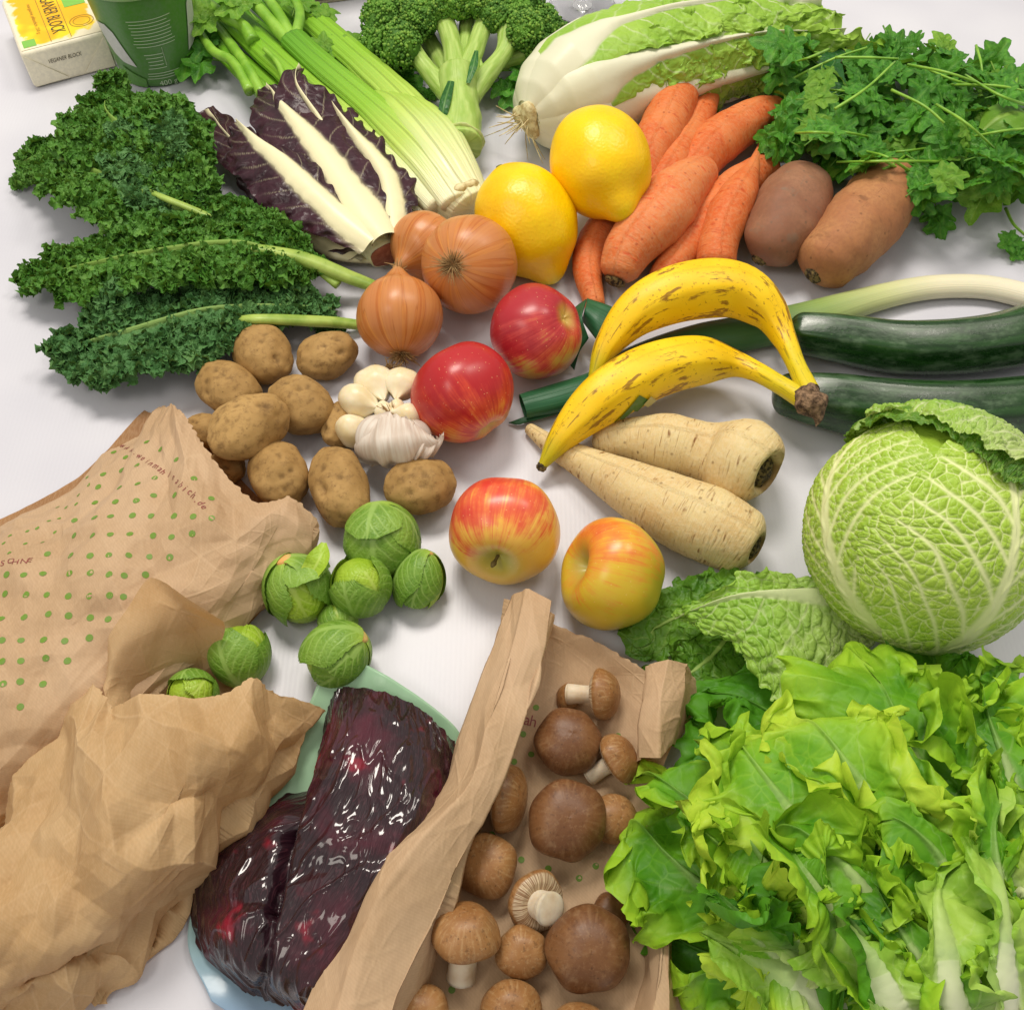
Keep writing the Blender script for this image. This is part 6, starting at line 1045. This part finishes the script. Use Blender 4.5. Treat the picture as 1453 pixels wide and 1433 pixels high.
pt = build('printed_top', gridp(VT, np.stack([xs, ys, 0*xs], -1)), MT_WAT, bk)
MT_INK = flatmat('brown_ink', '4b4020', 0.6); MT_GRN = flatmat('green_logo', '7fbf4a', 0.5); MT_INKY = flatmat('ochre_ink', 'a8801c', 0.6)
def onbox(v, f, x, y, sx, sy, mode='down', lift=0.0007):   # x,y metres in the top face
    a, b = (v[:, :1]*sx, v[:, 1:2]*sy)
    w = (-ey*a+ex*b) if mode == 'down' else (ex*a+ey*b)
    return (A0+np.array((0, 0, hB+lift))+ex*x+ey*y+w, f, None)
v, f = textmesh('VEGANER BLOCK'); L = v[:, 0].max()-v[:, 0].min(); build('lettering', onbox(v, f, wB*0.50, dB*0.56, 0.090/L*0.9, 0.020), MT_INK, pt)
v, f = textmesh('margarine pflanzlich 250 g'); build('lettering', onbox(v, f, wB*0.29, dB*0.52, 0.0055, 0.0055), MT_INKY, pt)
rct = rect(1, 1, 3)
build('rule', [onbox(rct[0], rct[1], wB*x, dB*0.5, 0.046, 0.0004) for x in (0.385, 0.62)], MT_INKY, pt)
build('logo', [onbox(rct[0], rct[1], wB*0.14, 0.013, 0.0065, 0.0065), onbox(rct[0], rct[1], wB*0.80, 0.072, 0.011, 0.011)], MT_GRN, pt)
th = np.linspace(0, 2*PI, 33)[:-1]; ringv = np.concatenate([np.stack([np.cos(th), np.sin(th)], -1)*k for k in (1, .93, .72, .66)]); rf = np.array([(a+i, a+(i+1) % 32, a+32+(i+1) % 32, a+32+i) for a in (0, 64) for i in range(32)])
build('emblem', onbox(ringv, rf, wB*0.80, 0.030, 0.0105, 0.0125), MT_INKY, pt)
v, f = textmesh('VEGANER BLOCK'); L = v[:, 0].max()-v[:, 0].min(); up = np.array((0, 0, 1.0)); sk = v.copy(); sk[:, 0] += sk[:, 1]*0.3
build('lettering', (A0-ey*0.0006+ex*wB*0.46+up*hB*0.62+sk[:, :1]*ex*(0.034/L)+sk[:, 1:2]*up*0.0062, f, None), MT_INK, bk)
fold = lambda p: A0+ex*wB*p[0]+up*hB*p[1]-ey*p[2]
for tri in (((0.02, 0.93, .0004), (0.02, 0.06, .0004), (0.42, 0.10, .0009)), ((0.98, 0.93, .0004), (0.62, 0.10, .0009), (0.98, 0.06, .0004))): solid(build('fold', (np.array([fold(q) for q in tri]), [(0, 1, 2)], None), MT_BLK, bk, smooth=False), 0.0006)
# cup
cb = P(229, 91); rb = 57*S(229, 91); hC = 0.105
cu = thing('yoghurt_cup', 'tall green plastic cup reading 400 g, standing behind the kale', 'cup', cb)
def lathe(c, pr_, n=72):
    a = np.linspace(0, 2*PI, n, endpoint=False); return np.array([[c+np.array((r*math.cos(t), r*math.sin(t), z)) for t in a] for r, z in pr_])
MT_CUP = flatmat('green_plastic', '4d8232', 0.35); MT_RIM = flatmat('pale_green_rim', '9cc07c', 0.35); MT_CW = flatmat('pale_print', 'c9ccc4', 0.4); MT_CL = flatmat('white_lines', 'c4d8b4', 0.4); MT_CT = flatmat('teal_print', '2d6a62', 0.4); MT_CG2 = flatmat('light_green_print', '5a9438', 0.4)
VC = lathe(cb, [(rb*0.80, 0.003), (rb*0.94, 0.0005), (rb, 0.0035)]+[(rb*(1+0.22*k), 0.0035+(hC-0.0035)*k) for k in np.linspace(0.03, 1, 40)], 160); build('body', gridp(VC, None, True, flip=True), MT_CUP, cu)
build('rim', gridp(lathe(cb, [(rb*1.22, hC-0.004), (rb*1.27, hC-0.004), (rb*1.28, hC), (rb*1.22, hC+0.002), (rb*1.1, hC+0.001), (0.0001, hC+0.001)]), None, True, flip=True), MT_RIM, cu)
def oncup(v, f, az, z, sc, off=0.0004, sx=1.0):      # az: degrees from facing the viewer, to the right positive
    x = v[:, 0]*sc*sx; zz = z+v[:, 1]*sc; r = rb*(1+0.22*zz/hC)+off; az0 = math.atan2(-cb[1], -cb[0]); t = az0+math.radians(az)+x/rb
    return (cb+np.stack([r*np.cos(t), r*np.sin(t), zz], -1), f, None)
def cuprect(az, z0, w, h): v, f = rect(w, h, 14); return oncup(v, f, az, z0, 1.0)
rg = random.Random(2); ls = []
for i in range(9): ls.append(cuprect(rg.uniform(-1, 1), 0.078-i*0.0036, 0.019*rg.uniform(0.85, 1), 0.00035))
for i in range(5): ls.append(cuprect(-6, 0.040-i*0.004, 0.011*rg.uniform(0.6, 1), 0.00035))
for i in range(3): ls.append(cuprect(0, 0.018-i*0.003, 0.018*rg.uniform(0.8, 1), 0.00035))
for x in (-0.003, 0.021): v, f = rect(0.0003, 0.0105, 3); ls.append(oncup(v, f, 6, 0.036, 1.0)); 
v, f = textmesh('400 g'); ls.append(oncup(v, f, 2, 0.0058, 0.0082)); build('print', ls, MT_CL, cu)
pv = np.array([(-1, .9), (-.2, 1), (.2, .7), (.55, -.2), (.9, -1), (.1, -.85), (-.4, -.5), (-.8, .2)], float)
def polyfan(p): q = np.vstack([p.mean(0), p]); n = len(p); return q, np.array([(0, 1+i, 1+(i+1) % n) for i in range(n)])
def dens(p, k=4):
    o = []
    for i in range(len(p)):
        for j in range(k): o.append(p[i]+(p[(i+1) % len(p)]-p[i])*j/k)
    return np.array(o)
v, f = polyfan(dens(pv)); build('panel_print', [oncup(v, f, -52, 0.048, 0.022, 0.0008, 0.75)], MT_CW, cu)
v, f = polyfan(dens(pv*np.array([[-0.7, 1]]))); build('panel_print', [oncup(v, f, 58, 0.056, 0.026, 0.0008, 0.75)], MT_CW, cu)
v, f = polyfan(dens(np.array([(-1, -.6), (1, .8), (1, -.8), (-.8, -1)], float))); build('panel_print', [oncup(v, f, 60, 0.026, 0.016, 0.0009)], MT_CT, cu)
v, f = polyfan(dens(np.array([(-1, .8), (1, -.2), (.9, -1), (-.9, -1)], float))); build('panel_print', [oncup(v, f, -42, 0.014, 0.012, 0.0009)], MT_CG2, cu)
# wine glass: foot and stem in view, bowl above
m = Mt('clear_glass'); MT_GLS = m.done((1, 1, 1, 1), 0.02, 0.5, glass=1.0)
g0 = P(826, 12); rG = 46*S(826, 12)
gp = [(0.0001, 0.0006), (rG*.97, 0.0006), (rG, 0.0018), (rG*.97, 0.0034), (rG*.5, 0.0056), (0.008, 0.010), (0.0042, 0.018), (0.0036, 0.04), (0.0036, 0.075), (0.006, 0.085), (0.022, 0.095), (0.036, 0.125), (0.037, 0.15), (0.031, 0.185), (0.0302, 0.185), (0.036, 0.15), (0.035, 0.126), (0.021, 0.097), (0.0001, 0.0885)]
gpp = crom(np.array(gp), 110); gpp[:, 0] = np.maximum(gpp[:, 0], 0.0001)
tag(build('wine_glass', gridp(lathe(g0, gpp, 64), None, True, flip=True), MT_GLS, loc=(g0[0], g0[1], 0)), 'clear wine glass whose foot shows behind the broccoli and chinese cabbage', 'wine glass')
# carton at the back
A1, B1 = P(414, 12), P(540, -4); e1 = nrm(B1-A1); f1 = np.array((-e1[1], e1[0], 0)); w1 = np.linalg.norm(B1-A1)
bx = thing('carton', 'beige carton whose lower edge shows behind the celery', 'carton', A1); build('box', boxg(A1, e1, f1, w1, 0.05, 0.11, 0.002), flatmat('beige_card', 'b3a98c', 0.6), bx)
build('print_lines', [(A1-f1*0.0006+e1*(w1*0.5+rect(0.4*w1, 0.0004)[0][:, :1]*1.0)+up*(0.005+0.004*k+rect(0.4*w1, 0.0004)[0][:, 1:2]), rect(0.4*w1, 0.0004)[1], None) for k in range(8)], MT_INK, bx)
